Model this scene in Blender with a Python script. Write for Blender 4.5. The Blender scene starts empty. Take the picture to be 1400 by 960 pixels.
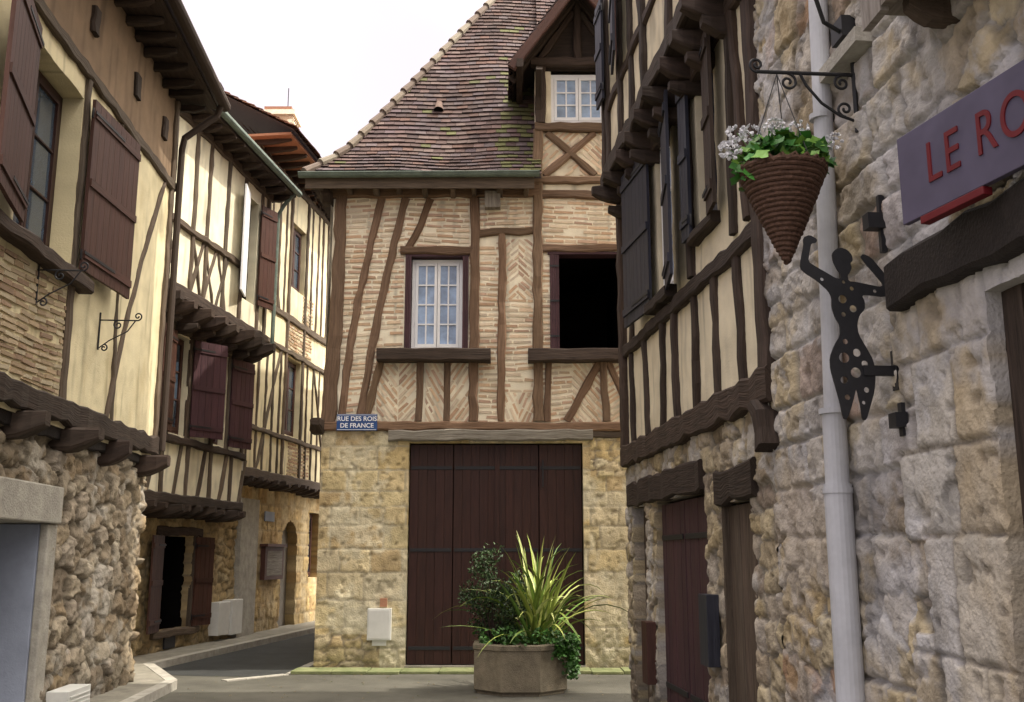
import bpy, math, random
import numpy as np
from mathutils import Vector
random.seed(7)
R=random.Random(11)
rad=math.radians
# ---------------------------------------------------------------- frames
class Fr:
    def __init__(s,P,d,side):
        l=math.hypot(*d); s.P=(P[0],P[1]); s.d=(d[0]/l,d[1]/l)
        s.n=(-s.d[1],s.d[0]) if side>0 else (s.d[1],-s.d[0])
    def W(s,a,z,o=0.0):
        return (s.P[0]+s.d[0]*a+s.n[0]*o, s.P[1]+s.d[1]*a+s.n[1]*o, z)
    def sub(s,a,o,ang):
        p=s.W(a,0,o); c,q=math.cos(ang),math.sin(ang)
        d=(s.d[0]*c+s.n[0]*q, s.d[1]*c+s.n[1]*q)
        f=Fr((p[0],p[1]),d,1)
        f.n=(-s.d[0]*q+s.n[0]*c, -s.d[1]*q+s.n[1]*c)
        return f
FR=Fr((2.31,0),(-.0802,.9968),1)      # right-hand houses
FL=Fr((-3.67,0),(-.0665,.9978),-1)    # near left house
FA=Fr((-5.74,16.4),(.123,.992),-1)    # far left houses
FC=Fr((0,15.2),(1,0),-1)              # house closing the street
# ---------------------------------------------------------------- noise
def h2(ix,iy,seed):
    ix=ix.astype(np.int64); iy=iy.astype(np.int64)
    n=(ix*374761393+iy*668265263+seed*1442695041)&0xffffffff
    n=((n^(n>>13))*1274126177)&0xffffffff
    n=n^(n>>16)
    return n/4294967296.0
def vn(x,y,seed):
    ix=np.floor(x);iy=np.floor(y);fx=x-ix;fy=y-iy
    fx=fx*fx*(3-2*fx);fy=fy*fy*(3-2*fy)
    a=h2(ix,iy,seed);b=h2(ix+1,iy,seed);c=h2(ix,iy+1,seed);d=h2(ix+1,iy+1,seed)
    return (a*(1-fx)+b*fx)*(1-fy)+(c*(1-fx)+d*fx)*fy
def fbm(x,y,seed,o=4):
    r=0;a=.5;t=0
    for i in range(o):
        r=r+a*vn(x*2**i,y*2**i,seed+i*17);t+=a;a*=.5
    return r/t
def sst(a,b,x):
    t=np.clip((x-a)/(b-a),0,1);return t*t*(3-2*t)
def pal(r,cols):
    cols=np.array(cols);k=len(cols)-1
    x=np.clip(r,0,.9999)*k;i=x.astype(int);f=(x-i)[...,None]
    return cols[i]*(1-f)+cols[i+1]*f
def voro(x,y,seed,j=.8,sq=.7):
    ix=np.floor(x);iy=np.floor(y)
    f1=np.full(x.shape,9.);f2=np.full(x.shape,9.);idr=np.zeros(x.shape)
    for dx in(-1,0,1):
        for dy in(-1,0,1):
            cx=ix+dx;cy=iy+dy
            px=cx+.5+j*(h2(cx,cy,seed)-.5);py=cy+.5+j*(h2(cx,cy,seed+5)-.5)
            ax=np.abs(px-x);ay=np.abs(py-y)
            sz=.14*(h2(cx,cy,seed+6)-.5)
            d=(1-sq)*np.hypot(ax,ay)+sq*np.maximum(ax,ay)+sz;r=h2(cx,cy,seed+9)
            n1=d<f1
            f2=np.where(n1,f1,np.minimum(f2,d));idr=np.where(n1,r,idr);f1=np.where(n1,d,f1)
    return f1,f2,idr
# ---------------------------------------------------------------- wall patterns: return (height, colour)
def P_rubble(cx=.24,cz=.15,seed=1,amp=.035,cols=None,mort=(.42,.37,.29),mk=.14,lime=0,limec=(.5,.5,.5),er=.02,warp=.09):
    cols=cols or [(.16,.12,.08),(.3,.24,.16),(.4,.34,.25),(.27,.24,.2),(.44,.36,.22)]
    def f(s,z):
        ws=s+warp*(fbm(s*4,z*4,seed+40)-.5)*1.4+.05*(fbm(s*17,z*17,seed+41)-.5)
        wz=z+warp*(fbm(s*4,z*4,seed+50)-.5)+.045*(fbm(s*17,z*17,seed+51)-.5)
        f1,f2,i=voro(ws/cx,wz/cz,seed)
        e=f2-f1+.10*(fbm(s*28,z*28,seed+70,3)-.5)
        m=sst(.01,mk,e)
        r2=(i*7.31)%1
        tilt=(f1-.3)*-.02
        er0=fbm(s*9,z*9,seed+3,5)-.5
        pit=sst(.60,.74,fbm(s*15,z*15,seed+33))
        h=m*amp*(.25+.95*r2)+tilt+er*1.6*er0+.010*(fbm(s*42,z*42,seed+4,3)-.5)-.018*pit*m
        c=pal(i,cols)*(.55+.85*fbm(s*11,z*11,seed+8))[...,None]*(1-.3*pit)[...,None]
        mm=(mort*np.ones(c.shape))*(.65+.6*fbm(s*9,z*9,seed+12))[...,None]
        c=c*m[...,None]+mm*(1-m[...,None])
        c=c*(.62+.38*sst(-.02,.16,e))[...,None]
        if lime>0:
            q=fbm(s*1.7,z*1.7,seed+60)*.6+.4*fbm(s*9,z*9,seed+61)
            l=sst(.64-.36*lime,.70-.30*lime,q)[...,None]
            h=h*(1-.35*l[...,0])+.016*l[...,0]
            lc=np.array(limec)*(.62+.7*fbm(s*6,z*6,seed+66))[...,None]
            c=c*(1-.68*l)+lc*.68*l
        return h,c
    return f
def P_ashlar(rowh=.34,wid=.55,seed=2,amp=.02,cols=None,mort=(.4,.34,.25),rough=.012,joint=.012,lime=0,limec=(.5,.5,.5)):
    cols=cols or [(.50,.38,.2),(.56,.46,.28),(.44,.34,.2),(.6,.52,.36)]
    rg=random.Random(seed)
    edges=[-1.]
    while edges[-1]<14: edges.append(edges[-1]+rowh*rg.uniform(.7,1.3))
    edges=np.array(edges)
    def f(s,z):
        s2=s+.04*(fbm(s*4,z*4,seed+40)-.5)+.02*(fbm(s*16,z*16,seed+42)-.5); z2=z+.045*(fbm(s*2,z*4,seed+50)-.5)+.02*(fbm(s*16,z*16,seed+43)-.5)
        row=np.searchsorted(edges,z2)-1
        dz=np.minimum(z2-edges[row],edges[np.minimum(row+1,len(edges)-1)]-z2)
        off=h2(row,row*0,seed+1)*wid; ww=wid*(.7+.6*h2(row,row*0,seed+2))
        x=(s2+off)/ww; c=np.floor(x)
        j0=c+.35*(h2(c,row,seed+3)-.5); j1=c+1+.35*(h2(c+1,row,seed+3)-.5)
        cc=np.where(x<j0,c-1,np.where(x>j1,c+1,c))
        ds=np.minimum(np.abs(x-j0),np.abs(x-j1))*ww
        i=h2(cc,row,seed+7)
        e=np.minimum(ds,dz)+.016*(fbm(s*25,z*25,seed+9,3)-.5)
        m=sst(joint*.2,joint*2.,e)
        h=m*amp*(.5+.8*((i*5.7)%1))+rough*2*(fbm(s*9,z*9,seed+3)-.5)+.008*(fbm(s*45,z*45,seed+4,3)-.5)
        pit=sst(.60,.74,fbm(s*13,z*13,seed+77));h=h-.02*pit
        c=pal(i,cols)*(.60+.76*fbm(s*7,z*7,seed+8))[...,None]*(1-.3*pit)[...,None]
        c=c*m[...,None]+np.array(mort)*(1-m[...,None])*.8
        if lime>0:
            l=sst(.6-.4*lime,.70-.28*lime,fbm(s*2.1,z*1.5,seed+60)*.7+.3*fbm(s*12,z*12,seed+61))[...,None]
            lc=np.array(limec)*(.66+.6*fbm(s*6,z*6,seed+66))[...,None]
            c=c*(1-.65*l)+lc*.65*l
        return h,c
    return f
def P_plaster(col,seed=3,amp=.012,stain=(.3,.22,.12),sa=.35):
    def f(s,z):
        h=amp*(fbm(s*3,z*3,seed)-.5)*2+.006*(fbm(s*20,z*20,seed+4)-.5)
        n=fbm(s*1.8,z*1.1,seed+9)
        k=(sa*sst(.48,.8,n*.7+.3*fbm(s*9,z*5,seed+19)))[...,None]
        c=np.array(col)*(.80+.4*fbm(s*5,z*5,seed+2))[...,None]
        c=c*(1-k)+np.array(stain)*k
        st=sst(.56,.8,fbm(s*14,z*.9,seed+31))[...,None]*.35
        c=c*(1-st)
        return h,c
    return f
def P_zone(f0,f1,test):
    def f(s,z):
        a,ca=f0(s,z);b,cb=f1(s,z);t=test(s,z).astype(float)
        return a*(1-t)+b*t, ca*(1-t[...,None])+cb*t[...,None]
    return f
# ---------------------------------------------------------------- materials
def mat(name,base=(1,1,1),rough=.85,ns=8,na=.35,bump=.3,bdist=.01,coord='Object',st=(1,1,1),metal=0,attr=True,dark=None,spec=.3,fine=60):
    m=bpy.data.materials.new(name);m.use_nodes=True;nt=m.node_tree;N=nt.nodes;L=nt.links
    b=N['Principled BSDF'];b.inputs['Roughness'].default_value=rough;b.inputs['Metallic'].default_value=metal
    b.inputs['Specular IOR Level'].default_value=spec
    tc=N.new('ShaderNodeTexCoord');mp=N.new('ShaderNodeMapping');mp.inputs['Scale'].default_value=st
    L.new(tc.outputs[coord],mp.inputs[0])
    n1=N.new('ShaderNodeTexNoise');n1.inputs['Scale'].default_value=ns;n1.inputs['Detail'].default_value=4;n1.inputs['Roughness'].default_value=.7
    L.new(mp.outputs[0],n1.inputs['Vector'])
    cr=N.new('ShaderNodeMapRange');cr.inputs['From Min'].default_value=.25;cr.inputs['From Max'].default_value=.75
    L.new(n1.outputs['Fac'],cr.inputs['Value'])
    mx=N.new('ShaderNodeMix');mx.data_type='RGBA'
    lo=dark or tuple(c*(1-na) for c in base);hi=tuple(min(1,c*(1+na)) for c in base)
    if dark: hi=base
    mx.inputs['A'].default_value=(*lo,1);mx.inputs['B'].default_value=(*hi,1)
    L.new(cr.outputs[0],mx.inputs['Factor'])
    out=mx.outputs['Result']
    if attr:
        at=N.new('ShaderNodeAttribute');at.attribute_name='Col'
        mu=N.new('ShaderNodeMix');mu.data_type='RGBA';mu.blend_type='MULTIPLY';mu.inputs['Factor'].default_value=1
        L.new(at.outputs['Color'],mu.inputs['A']);L.new(out,mu.inputs['B']);out=mu.outputs['Result']
    L.new(out,b.inputs['Base Color'])
    if bump>0:
        n2=N.new('ShaderNodeTexNoise');n2.inputs['Scale'].default_value=fine;n2.inputs['Detail'].default_value=2
        L.new(mp.outputs[0],n2.inputs['Vector'])
        bp=N.new('ShaderNodeBump');bp.inputs['Strength'].default_value=bump;bp.inputs['Distance'].default_value=bdist
        L.new(n2.outputs['Fac'],bp.inputs['Height']);L.new(bp.outputs[0],b.inputs['Normal'])
    return m
M_stone=mat('rough_stone',(1,1,1),.92,14,.25,.8,.012,fine=45)
M_plaster=mat('lime_plaster',(1,1,1),.93,6,.1,.45,.008)
M_mortar=mat('lime_mortar',(.66,.59,.47),.95,14,.2,.7,.01)
M_brick=mat('terracotta_brick',(1,1,1),.9,20,.22,.5,.006)
M_tile=mat('clay_roof_tile',(1,1,1),.85,12,.3,.5,.006)
def wood(name,base,dark,rough=.8,bump=.7): return mat(name,base,rough,1.0,.3,bump,.012,'UV',(2.2,26,1),0,True,dark,.25,2.2)
M_oakC=wood('weathered_oak_brown',(.22,.14,.09),(.07,.042,.026))
M_oakD=wood('weathered_oak_dark',(.075,.052,.041),(.017,.012,.009))
M_oakG=wood('weathered_oak_grey',(.14,.105,.078),(.05,.036,.026))
M_oakS=wood('silvered_oak',(.30,.27,.24),(.11,.09,.07))
M_door=wood('stained_door_wood',(.050,.020,.015),(.019,.008,.007),.5,.25)
M_purp=wood('plum_painted_wood',(.085,.038,.045),(.038,.019,.024),.6,.3)
M_shut=wood('brown_painted_wood',(.095,.043,.033),(.04,.019,.015),.6,.3)
M_blue=wood('blueblack_painted_wood',(.040,.041,.058),(.014,.014,.021),.5,.3)
M_white=mat('white_paint',(.78,.79,.82),.5,10,.04,0,attr=False)
M_whiteb=mat('white_plastic_cabinet',(.60,.60,.58),.5,4,.1,0,attr=False)
M_pipe=mat('painted_pipe_cream',(.47,.48,.51),.42,3,.18,.1,.003,attr=False,fine=25)
M_iron=mat('wrought_iron',(.012,.012,.015),.55,30,.3,0,attr=False,spec=.4)
M_zinc=mat('weathered_zinc',(.13,.165,.14),.6,6,.35,0,attr=False)
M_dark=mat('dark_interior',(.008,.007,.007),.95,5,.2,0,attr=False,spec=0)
M_black=mat('blackened_timber',(.022,.017,.015),.8,8,.4,.6,.01,attr=False)
M_gl=mat('reflection_tinted_glass',(.22,.31,.46),.05,2.6,.6,0,attr=False,spec=.9)  # opaque panes with a pale blue reflection painted into the colour
M_gld=mat('dark_window_glass',(.05,.07,.10),.05,3,.3,0,attr=False,spec=1)
M_asph=mat('asphalt',(.088,.084,.070),.9,.9,.42,.6,.01,attr=False,fine=70)
M_road=mat('shade_darkened_asphalt',(.036,.038,.038),.85,1.6,.35,.6,.01,attr=False,fine=70)  # dark asphalt, deepened to carry the lane's shade
M_pave=mat('pavement_concrete',(.22,.205,.17),.9,4,.35,.5,.008,attr=False,fine=60)
M_moss=mat('mossy_paving',(.26,.27,.14),.95,5,.5,.6,.01,attr=False,dark=(.10,.13,.05),fine=50)
M_conc=mat('aggregate_concrete',(.20,.17,.12),.92,9,.35,.7,.01,attr=False,fine=90)
M_lint=mat('dressed_limestone',(.36,.34,.30),.92,6,.3,.7,.01,attr=False,fine=50)
M_leaf=mat('leaf_green',(1,1,1),.5,10,.2,0,spec=.4)
M_soil=mat('soil',(.06,.04,.03),.95,20,.3,.6,.01,attr=False)
M_wick=mat('wicker_rope',(.085,.045,.03),.8,60,.5,.8,.006,attr=False)
M_sblue=mat('enamel_blue',(.02,.065,.21),.35,4,.15,0,attr=False)
M_sign=mat('sign_board_paint',(.085,.075,.12),.45,1.6,.35,0,attr=False)
M_pdoor=mat('pale_painted_render',(.27,.30,.38),.8,3,.18,.3,.006,attr=False)
M_red=mat('sign_red_paint',(.12,.008,.012),.5,6,.15,0,attr=False)
M_frieze=mat('brown_render',(1,1,1),.93,6,.15,.4,.006)
# ---------------------------------------------------------------- objects
def empty(name):
    e=bpy.data.objects.new(name,None);bpy.context.scene.collection.objects.link(e);return e
def link(name,me,parent=None):
    ob=bpy.data.objects.new(name,me);bpy.context.scene.collection.objects.link(ob)
    if parent: ob.parent=parent
    return ob
class MB:
    def __init__(s): s.v=[];s.f=[];s.m=[];s.uv=[];s.c=[];s.mats=[];s.sm=[]
    def mi(s,m):
        if m not in s.mats:s.mats.append(m)
        return s.mats.index(m)
    def face(s,pts,m,uv=None,c=(1,1,1),smooth=False):
        b=len(s.v);s.v+=[tuple(p) for p in pts];s.f.append(tuple(range(b,b+len(pts))));s.m.append(s.mi(m))
        if uv is None: uv=[(0,0)]*len(pts)
        s.uv+=list(uv);s.c+=[(c[0],c[1],c[2],1)]*len(pts);s.sm.append(smooth)
    def build(s,name,parent=None,bevel=0):
        me=bpy.data.meshes.new(name);me.from_pydata(s.v,[],s.f)
        for m in s.mats:me.materials.append(m)
        me.polygons.foreach_set('material_index',s.m)
        me.polygons.foreach_set('use_smooth',s.sm)
        u=me.uv_layers.new(name='UVMap');u.data.foreach_set('uv',np.array(s.uv,dtype=np.float32).ravel())
        a=me.color_attributes.new('Col','FLOAT_COLOR','CORNER');a.data.foreach_set('color',np.array(s.c,dtype=np.float32).ravel())
        me.update();ob=link(name,me,parent)
        if bevel:
            w=ob.modifiers.new('w','WELD');w.merge_threshold=.0004
            bv=ob.modifiers.new('b','BEVEL');bv.width=bevel;bv.segments=2;bv.limit_method='ANGLE';bv.angle_limit=rad(50)
        return ob
def jc(a=.2): 
    k=1+R.uniform(-a,a);return (k*(1+R.uniform(-.04,.04)),k,k*(1+R.uniform(-.04,.04)))
def box(B,fr,s0,s1,z0,z1,o0,o1,m,c=None):
    c=c or jc(.12)
    W=fr.W;p=[W(s0,z0,o0),W(s1,z0,o0),W(s1,z1,o0),W(s0,z1,o0),W(s0,z0,o1),W(s1,z0,o1),W(s1,z1,o1),W(s0,z1,o1)]
    horiz=abs(s1-s0)>=abs(z1-z0)
    r=R.uniform(0,50)
    def uv(q):
        return [(a+r,b+r*.7) if horiz else (b+r,a+r*.7) for (a,b) in q]
    ds,dz,do=s1-s0,z1-z0,o1-o0
    B.face([p[4],p[5],p[6],p[7]],m,uv([(0,0),(ds,0),(ds,dz),(0,dz)]),c)
    B.face([p[1],p[0],p[3],p[2]],m,uv([(0,0),(ds,0),(ds,dz),(0,dz)]),c)
    B.face([p[0],p[4],p[7],p[3]],m,uv([(0,0),(0,do),(dz,do),(dz,0)]) if horiz else uv([(0,0),(do,0),(do,dz),(0,dz)]),c)
    B.face([p[5],p[1],p[2],p[6]],m,uv([(0,0),(0,do),(dz,do),(dz,0)]) if horiz else uv([(0,0),(do,0),(do,dz),(0,dz)]),c)
    B.face([p[7],p[6],p[2],p[3]],m,uv([(0,0),(ds,0),(ds,do),(0,do)]),c)
    B.face([p[0],p[1],p[5],p[4]],m,uv([(0,0),(ds,0),(ds,do),(0,do)]),c)
def beam(B,fr,p0,p1,w,o0,o1,m,wob=.012,bow=0,c=None,w1=None,n=None):
    c=c or jc(.22);w1=w1 or w
    L=math.hypot(p1[0]-p0[0],p1[1]-p0[1]);n=n or max(3,int(L/.18))
    t=((p1[0]-p0[0])/L,(p1[1]-p0[1])/L);q=(-t[1],t[0])
    rings=[];u0=R.uniform(0,60);v0=R.uniform(0,60);oj=R.uniform(-.006,.006)
    for i in range(n+1):
        k=i/n;ww=(w+(w1-w)*k)
        off=bow*math.sin(math.pi*k)+R.uniform(-wob,wob)*.7
        cx=p0[0]+t[0]*L*k+q[0]*off;cz=p0[1]+t[1]*L*k+q[1]*off
        a=-ww/2+R.uniform(-wob,wob);b=ww/2+R.uniform(-wob,wob);ch=.012+R.uniform(0,.014);top=o1+oj+R.uniform(-wob,wob)*.6
        rings.append((k*L,[fr.W(cx+q[0]*x,cz+q[1]*x,o) for x,o in ((a,o0),(a,top-ch),(a+ch,top),(b-ch,top),(b,top-ch),(b,o0))],ww))
    per=[0,o1-o0,o1-o0+.02,o1-o0+.02+w,o1-o0+.04+w,2*(o1-o0)+.04+w]
    for i in range(n):
        l0,r0,_=rings[i];l1,r1,_=rings[i+1]
        for j in range(5):
            B.face([r0[j],r1[j],r1[j+1],r0[j+1]],m,[(u0+l0,v0+per[j]),(u0+l1,v0+per[j]),(u0+l1,v0+per[j+1]),(u0+l0,v0+per[j+1])],c)
    for rr in (rings[0][1],rings[-1][1]):
        B.face(rr,m,[(u0+x*.1,v0+x) for x in range(6)],c)
def joist(B,fr,s,z,w,h,o0,o1,m):
    c=jc(.25);n=5;prev=None;u0=R.uniform(0,50)
    w*=R.uniform(.8,1.2);h*=R.uniform(.85,1.1);s+=R.uniform(-.04,.04);z+=R.uniform(-.02,.02);o1+=R.uniform(-.06,.05)
    for i in range(n+1):
        k=i/n;o=o0+(o1-o0)*k;sc=1 if k<.6 else 1-.38*((k-.6)/.4)**1.6
        hw=w/2*sc;z1=z+h/2;z0=z+h/2-h*(1 if k<.5 else 1-.5*((k-.5)/.5)**1.5)
        ch=.25*hw
        ring=[(s-hw,z0+ch),(s-hw+ch,z0),(s+hw-ch,z0),(s+hw,z0+ch),(s+hw,z1-ch),(s+hw-ch,z1),(s-hw+ch,z1),(s-hw,z1-ch)]
        ring=[fr.W(a+R.uniform(-.008,.008),b+R.uniform(-.008,.008),o) for a,b in ring]
        if prev:
            for j in range(8):
                B.face([prev[j],prev[(j+1)%8],ring[(j+1)%8],ring[j]],m,[(u0+o,j*.05),(u0+o,j*.05+.05),(u0+o+.1,j*.05+.05),(u0+o+.1,j*.05)],c,True)
        prev=ring
    B.face(prev,m,[(u0+.01*j,j*.03) for j in range(8)],c)
def tube(B,pts,r,m,ns=10,c=(1,1,1),caps=True,r1=None):
    pts=[Vector(p) for p in pts];n=len(pts);prev=None;up=None
    for i,p in enumerate(pts):
        t=(pts[min(i+1,n-1)]-pts[max(i-1,0)]).normalized()
        if up is None:
            up=Vector((0,0,1)) if abs(t.z)<.9 else Vector((1,0,0))
        x=(up-t*up.dot(t));
        if x.length<1e-4:x=Vector((1,0,0))
        x.normalize();up=x;y=t.cross(x)
        rr=r if r1 is None else r+(r1-r)*i/(n-1)
        ring=[p+(x*math.cos(a)+y*math.sin(a))*rr for a in [2*math.pi*j/ns for j in range(ns)]]
        if prev:
            for j in range(ns):
                B.face([prev[j],prev[(j+1)%ns],ring[(j+1)%ns],ring[j]],m,None,c,True)
        elif caps: B.face(ring[::-1],m,None,c)
        prev=ring
    if caps:B.face(prev,m,None,c)
def snap(a,b,res,ed):
    n=max(2,int(round((b-a)/res)));x=np.linspace(a,b,n+1)
    for e in ed:
        if a<e<b:
            i=int(np.argmin(np.abs(x-e)));
            if 0<i<n: x[i]=e
    return x
def relief(name,parent,fr,s0,s1,z0,z1,res,fn,holes=(),o=0,m=None,depth=.3,cut=None):
    ed=[h[0] for h in holes]+[h[1] for h in holes];ez=[h[2] for h in holes]+[h[3] for h in holes]
    S=snap(s0,s1,res,ed);Z=snap(z0,z1,res,ez);ns,nz=len(S),len(Z)
    SS,ZZ=np.meshgrid(S,Z,indexing='ij');h,col=fn(SS,ZZ)
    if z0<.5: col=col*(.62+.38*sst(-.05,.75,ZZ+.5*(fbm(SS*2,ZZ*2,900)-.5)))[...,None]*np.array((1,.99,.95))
    hh=o+h
    X=fr.P[0]+fr.d[0]*SS+fr.n[0]*hh;Y=fr.P[1]+fr.d[1]*SS+fr.n[1]*hh
    V=np.stack([X,Y,ZZ],-1).reshape(-1,3)
    sc=(S[:-1]+S[1:])/2;zc=(Z[:-1]+Z[1:])/2;SC,ZC=np.meshgrid(sc,zc,indexing='ij')
    keep=np.ones(SC.shape,bool)
    for q in holes: keep&=~((SC>q[0])&(SC<q[1])&(ZC>q[2])&(ZC<q[3]))
    if cut is not None: keep&=~cut(SC,ZC)
    idx=np.arange(ns*nz).reshape(ns,nz)
    I,J=np.nonzero(keep)
    if fr.d[0]*fr.n[1]-fr.d[1]*fr.n[0]<0: F=np.stack([idx[I,J],idx[I+1,J],idx[I+1,J+1],idx[I,J+1]],-1)
    else: F=np.stack([idx[I,J],idx[I,J+1],idx[I+1,J+1],idx[I+1,J]],-1)
    faces=F.tolist();verts=V.tolist();cols=col.reshape(-1,3).tolist()
    V3=V.reshape(ns,nz,3);C3=col
    def rev(a,b):
        k=len(verts)
        for (i,j,dd) in ((a[0],a[1],0),(b[0],b[1],0),(b[0],b[1],depth),(a[0],a[1],depth)):
            p=V3[i,j];verts.append([p[0]-fr.n[0]*dd,p[1]-fr.n[1]*dd,p[2]]);cc=C3[i,j];cols.append([float(cc[0])*.9,float(cc[1])*.9,float(cc[2])*.9])
        faces.append([k,k+1,k+2,k+3])
    ki=np.nonzero(keep[:-1,:]!=keep[1:,:])
    for i,j in zip(*ki): rev((i+1,j),(i+1,j+1))
    ki=np.nonzero(keep[:,:-1]!=keep[:,1:])
    for i,j in zip(*ki): rev((i,j+1),(i+1,j+1))
    me=bpy.data.meshes.new(name);me.from_pydata(verts,[],faces);me.materials.append(m or M_stone)
    me.polygons.foreach_set('use_smooth',[True]*len(faces))
    a=me.color_attributes.new('Col','FLOAT_COLOR','POINT')
    ca=np.ones((len(verts),4),np.float32);ca[:,:3]=np.array(cols);a.data.foreach_set('color',ca.ravel())
    me.update();return link(name,me,parent)
def clip(poly,f):
    out=[];n=len(poly)
    for i in range(n):
        a=poly[i];b=poly[(i+1)%n];fa=f(a);fb=f(b)
        if fa>=0:out.append(a)
        if (fa>=0)!=(fb>=0):
            t=fa/(fa-fb);out.append((a[0]+(b[0]-a[0])*t,a[1]+(b[1]-a[1])*t))
    return out
def area(p): return abs(sum(p[i][0]*p[(i+1)%len(p)][1]-p[(i+1)%len(p)][0]*p[i][1] for i in range(len(p))))/2
BC=[(.64,.46,.31),(.69,.53,.38),(.58,.39,.26),(.73,.60,.45),(.55,.38,.28),(.67,.56,.43)]
def bricks(B,fr,s0,s1,z0,z1,ang=0,course=.075,th=.038,ln=.26,o=0,pr=.01,cols=BC,k=1):
    a=rad(ang);ca,sa=math.cos(a),math.sin(a);cx=(s0+s1)/2;cz=(z0+z1)/2
    D=math.hypot(s1-s0,z1-z0)/2+.1;y=-D
    ph=R.uniform(0,6)
    while y<D:
        x=-D-R.uniform(0,ln);hh=th*R.uniform(.85,1.2)
        while x<D:
            l=ln*R.uniform(.6,1.25);tl=R.uniform(-.012,.012)
            q=[]
            for px,py in ((x,y),(x+l,y+tl),(x+l-R.uniform(0,.012),y+hh+tl+R.uniform(-.007,.006)),(x+R.uniform(0,.012),y+hh+R.uniform(-.006,.006))):
                q.append((cx+px*ca-py*sa,cz+px*sa+py*ca+.016*math.sin(px*2.3+y*3+ph)))
            for f in (lambda p:p[0]-s0,lambda p:s1-p[0],lambda p:p[1]-z0,lambda p:z1-p[1]):
                q=clip(q,f)
                if len(q)<3:break
            if len(q)>=3 and area(q)>.0009 and R.random()>.04:
                c=R.choice(cols);g=R.uniform(.8,1.12)*k;c=tuple(v*g for v in c);oo=o+pr+R.uniform(-.006,.006)
                fp=[fr.W(p[0],p[1],oo) for p in q];bp=[fr.W(p[0],p[1],o-.01) for p in q]
                B.face(fp,M_brick,None,c)
                for i in range(len(q)):
                    j=(i+1)%len(q);B.face([fp[i],bp[i],bp[j],fp[j]],M_brick,None,c)
            x+=l+R.uniform(.008,.022)
        y+=course*R.uniform(.92,1.08)
def hole_box(B,fr,s0,s1,z0,z1,oi,m=None,back=.9):
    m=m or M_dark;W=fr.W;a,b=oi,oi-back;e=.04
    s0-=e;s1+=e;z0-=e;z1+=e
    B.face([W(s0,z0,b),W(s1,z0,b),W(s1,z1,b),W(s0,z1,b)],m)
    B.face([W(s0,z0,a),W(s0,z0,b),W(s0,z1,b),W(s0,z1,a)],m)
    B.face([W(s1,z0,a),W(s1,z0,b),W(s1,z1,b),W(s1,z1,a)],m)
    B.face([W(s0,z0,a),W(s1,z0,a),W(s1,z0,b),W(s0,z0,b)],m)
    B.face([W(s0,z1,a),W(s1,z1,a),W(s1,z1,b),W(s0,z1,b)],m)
def window(B,fr,s0,s1,z0,z1,o,fm,gm,leaves=2,cols=2,rows=4,fw=.05,mw=.018):
    box(B,fr,s0,s0+fw,z0,z1,o-.06,o,fm);box(B,fr,s1-fw,s1,z0,z1,o-.06,o,fm)
    box(B,fr,s0+fw,s1-fw,z0,z0+fw,o-.06,o,fm);box(B,fr,s0+fw,s1-fw,z1-fw,z1,o-.06,o,fm)
    a=s0+fw;wd=(s1-fw-a)/leaves
    for i in range(leaves):
        x0=a+i*wd+.004;x1=a+(i+1)*wd-.004;y0=z0+fw+.003;y1=z1-fw-.003;lw=.042;oo=o+.008
        box(B,fr,x0,x0+lw,y0,y1,o-.05,oo,fm);box(B,fr,x1-lw,x1,y0,y1,o-.05,oo,fm)
        box(B,fr,x0+lw,x1-lw,y0,y0+lw*1.3,o-.05,oo,fm);box(B,fr,x0+lw,x1-lw,y1-lw,y1,o-.05,oo,fm)
        gx0,gx1,gy0,gy1=x0+lw,x1-lw,y0+lw*1.3,y1-lw
        for j in range(1,cols):
            x=gx0+(gx1-gx0)*j/cols;box(B,fr,x-mw/2,x+mw/2,gy0,gy1,o-.03,oo-.006,fm)
        for j in range(1,rows):
            y=gy0+(gy1-gy0)*j/rows;box(B,fr,gx0,gx1,y-mw/2,y+mw/2,o-.03,oo-.009,fm)
        for ii in range(cols):
            for jj in range(rows):
                xa=gx0+(gx1-gx0)*ii/cols;xb=gx0+(gx1-gx0)*(ii+1)/cols;ya=gy0+(gy1-gy0)*jj/rows;yb=gy0+(gy1-gy0)*(jj+1)/rows
                e=[R.uniform(-.004,.004) for _ in range(3)];e.append(e[0]+e[2]-e[1])
                B.face([fr.W(xa,ya,o-.02+e[0]),fr.W(xb,ya,o-.02+e[1]),fr.W(xb,yb,o-.02+e[2]),fr.W(xa,yb,o-.02+e[3])],gm)
def shutter(B,fr,s0,s1,z0,z1,o,m,ang=0,hinge='a',frame=True,th=.03):
    w=s1-s0
    f=fr.sub(s0,o,rad(ang)) if hinge=='a' else fr.sub(s1,o,rad(180-ang))
    if hinge!='a': f.n=(-f.n[0],-f.n[1])
    n=max(3,int(round(w/.13)))
    for i in range(n):
        a=i*w/n;b=(i+1)*w/n-.005
        box(B,f,a,b,z0+R.uniform(0,.005),z1-R.uniform(0,.005),0,th,m)
    if frame:
        for zz in (z0+.12,z1-.2,(z0+z1)/2-.03): box(B,f,.01,w-.012,zz,zz+.08,th,th+.018,m)
        for zz in (z0+.14,z1-.18): box(B,f,-.02,w*.6,zz+.015,zz+.045,th+.018,th+.024,M_iron)
    tube(B,[f.W(-.01,z0+.1,th/2),f.W(-.01,z0+.2,th/2)],.012,M_iron,6)
    tube(B,[f.W(-.01,z1-.2,th/2),f.W(-.01,z1-.1,th/2)],.012,M_iron,6)
TC=[(.125,.08,.066),(.15,.098,.085),(.17,.11,.09),(.14,.10,.098),(.19,.135,.11),(.11,.074,.066),(.165,.095,.07),(.17,.13,.12)]
TC=[(a*.72,b*.72,c*.8) for a,b,c in TC]
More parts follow.
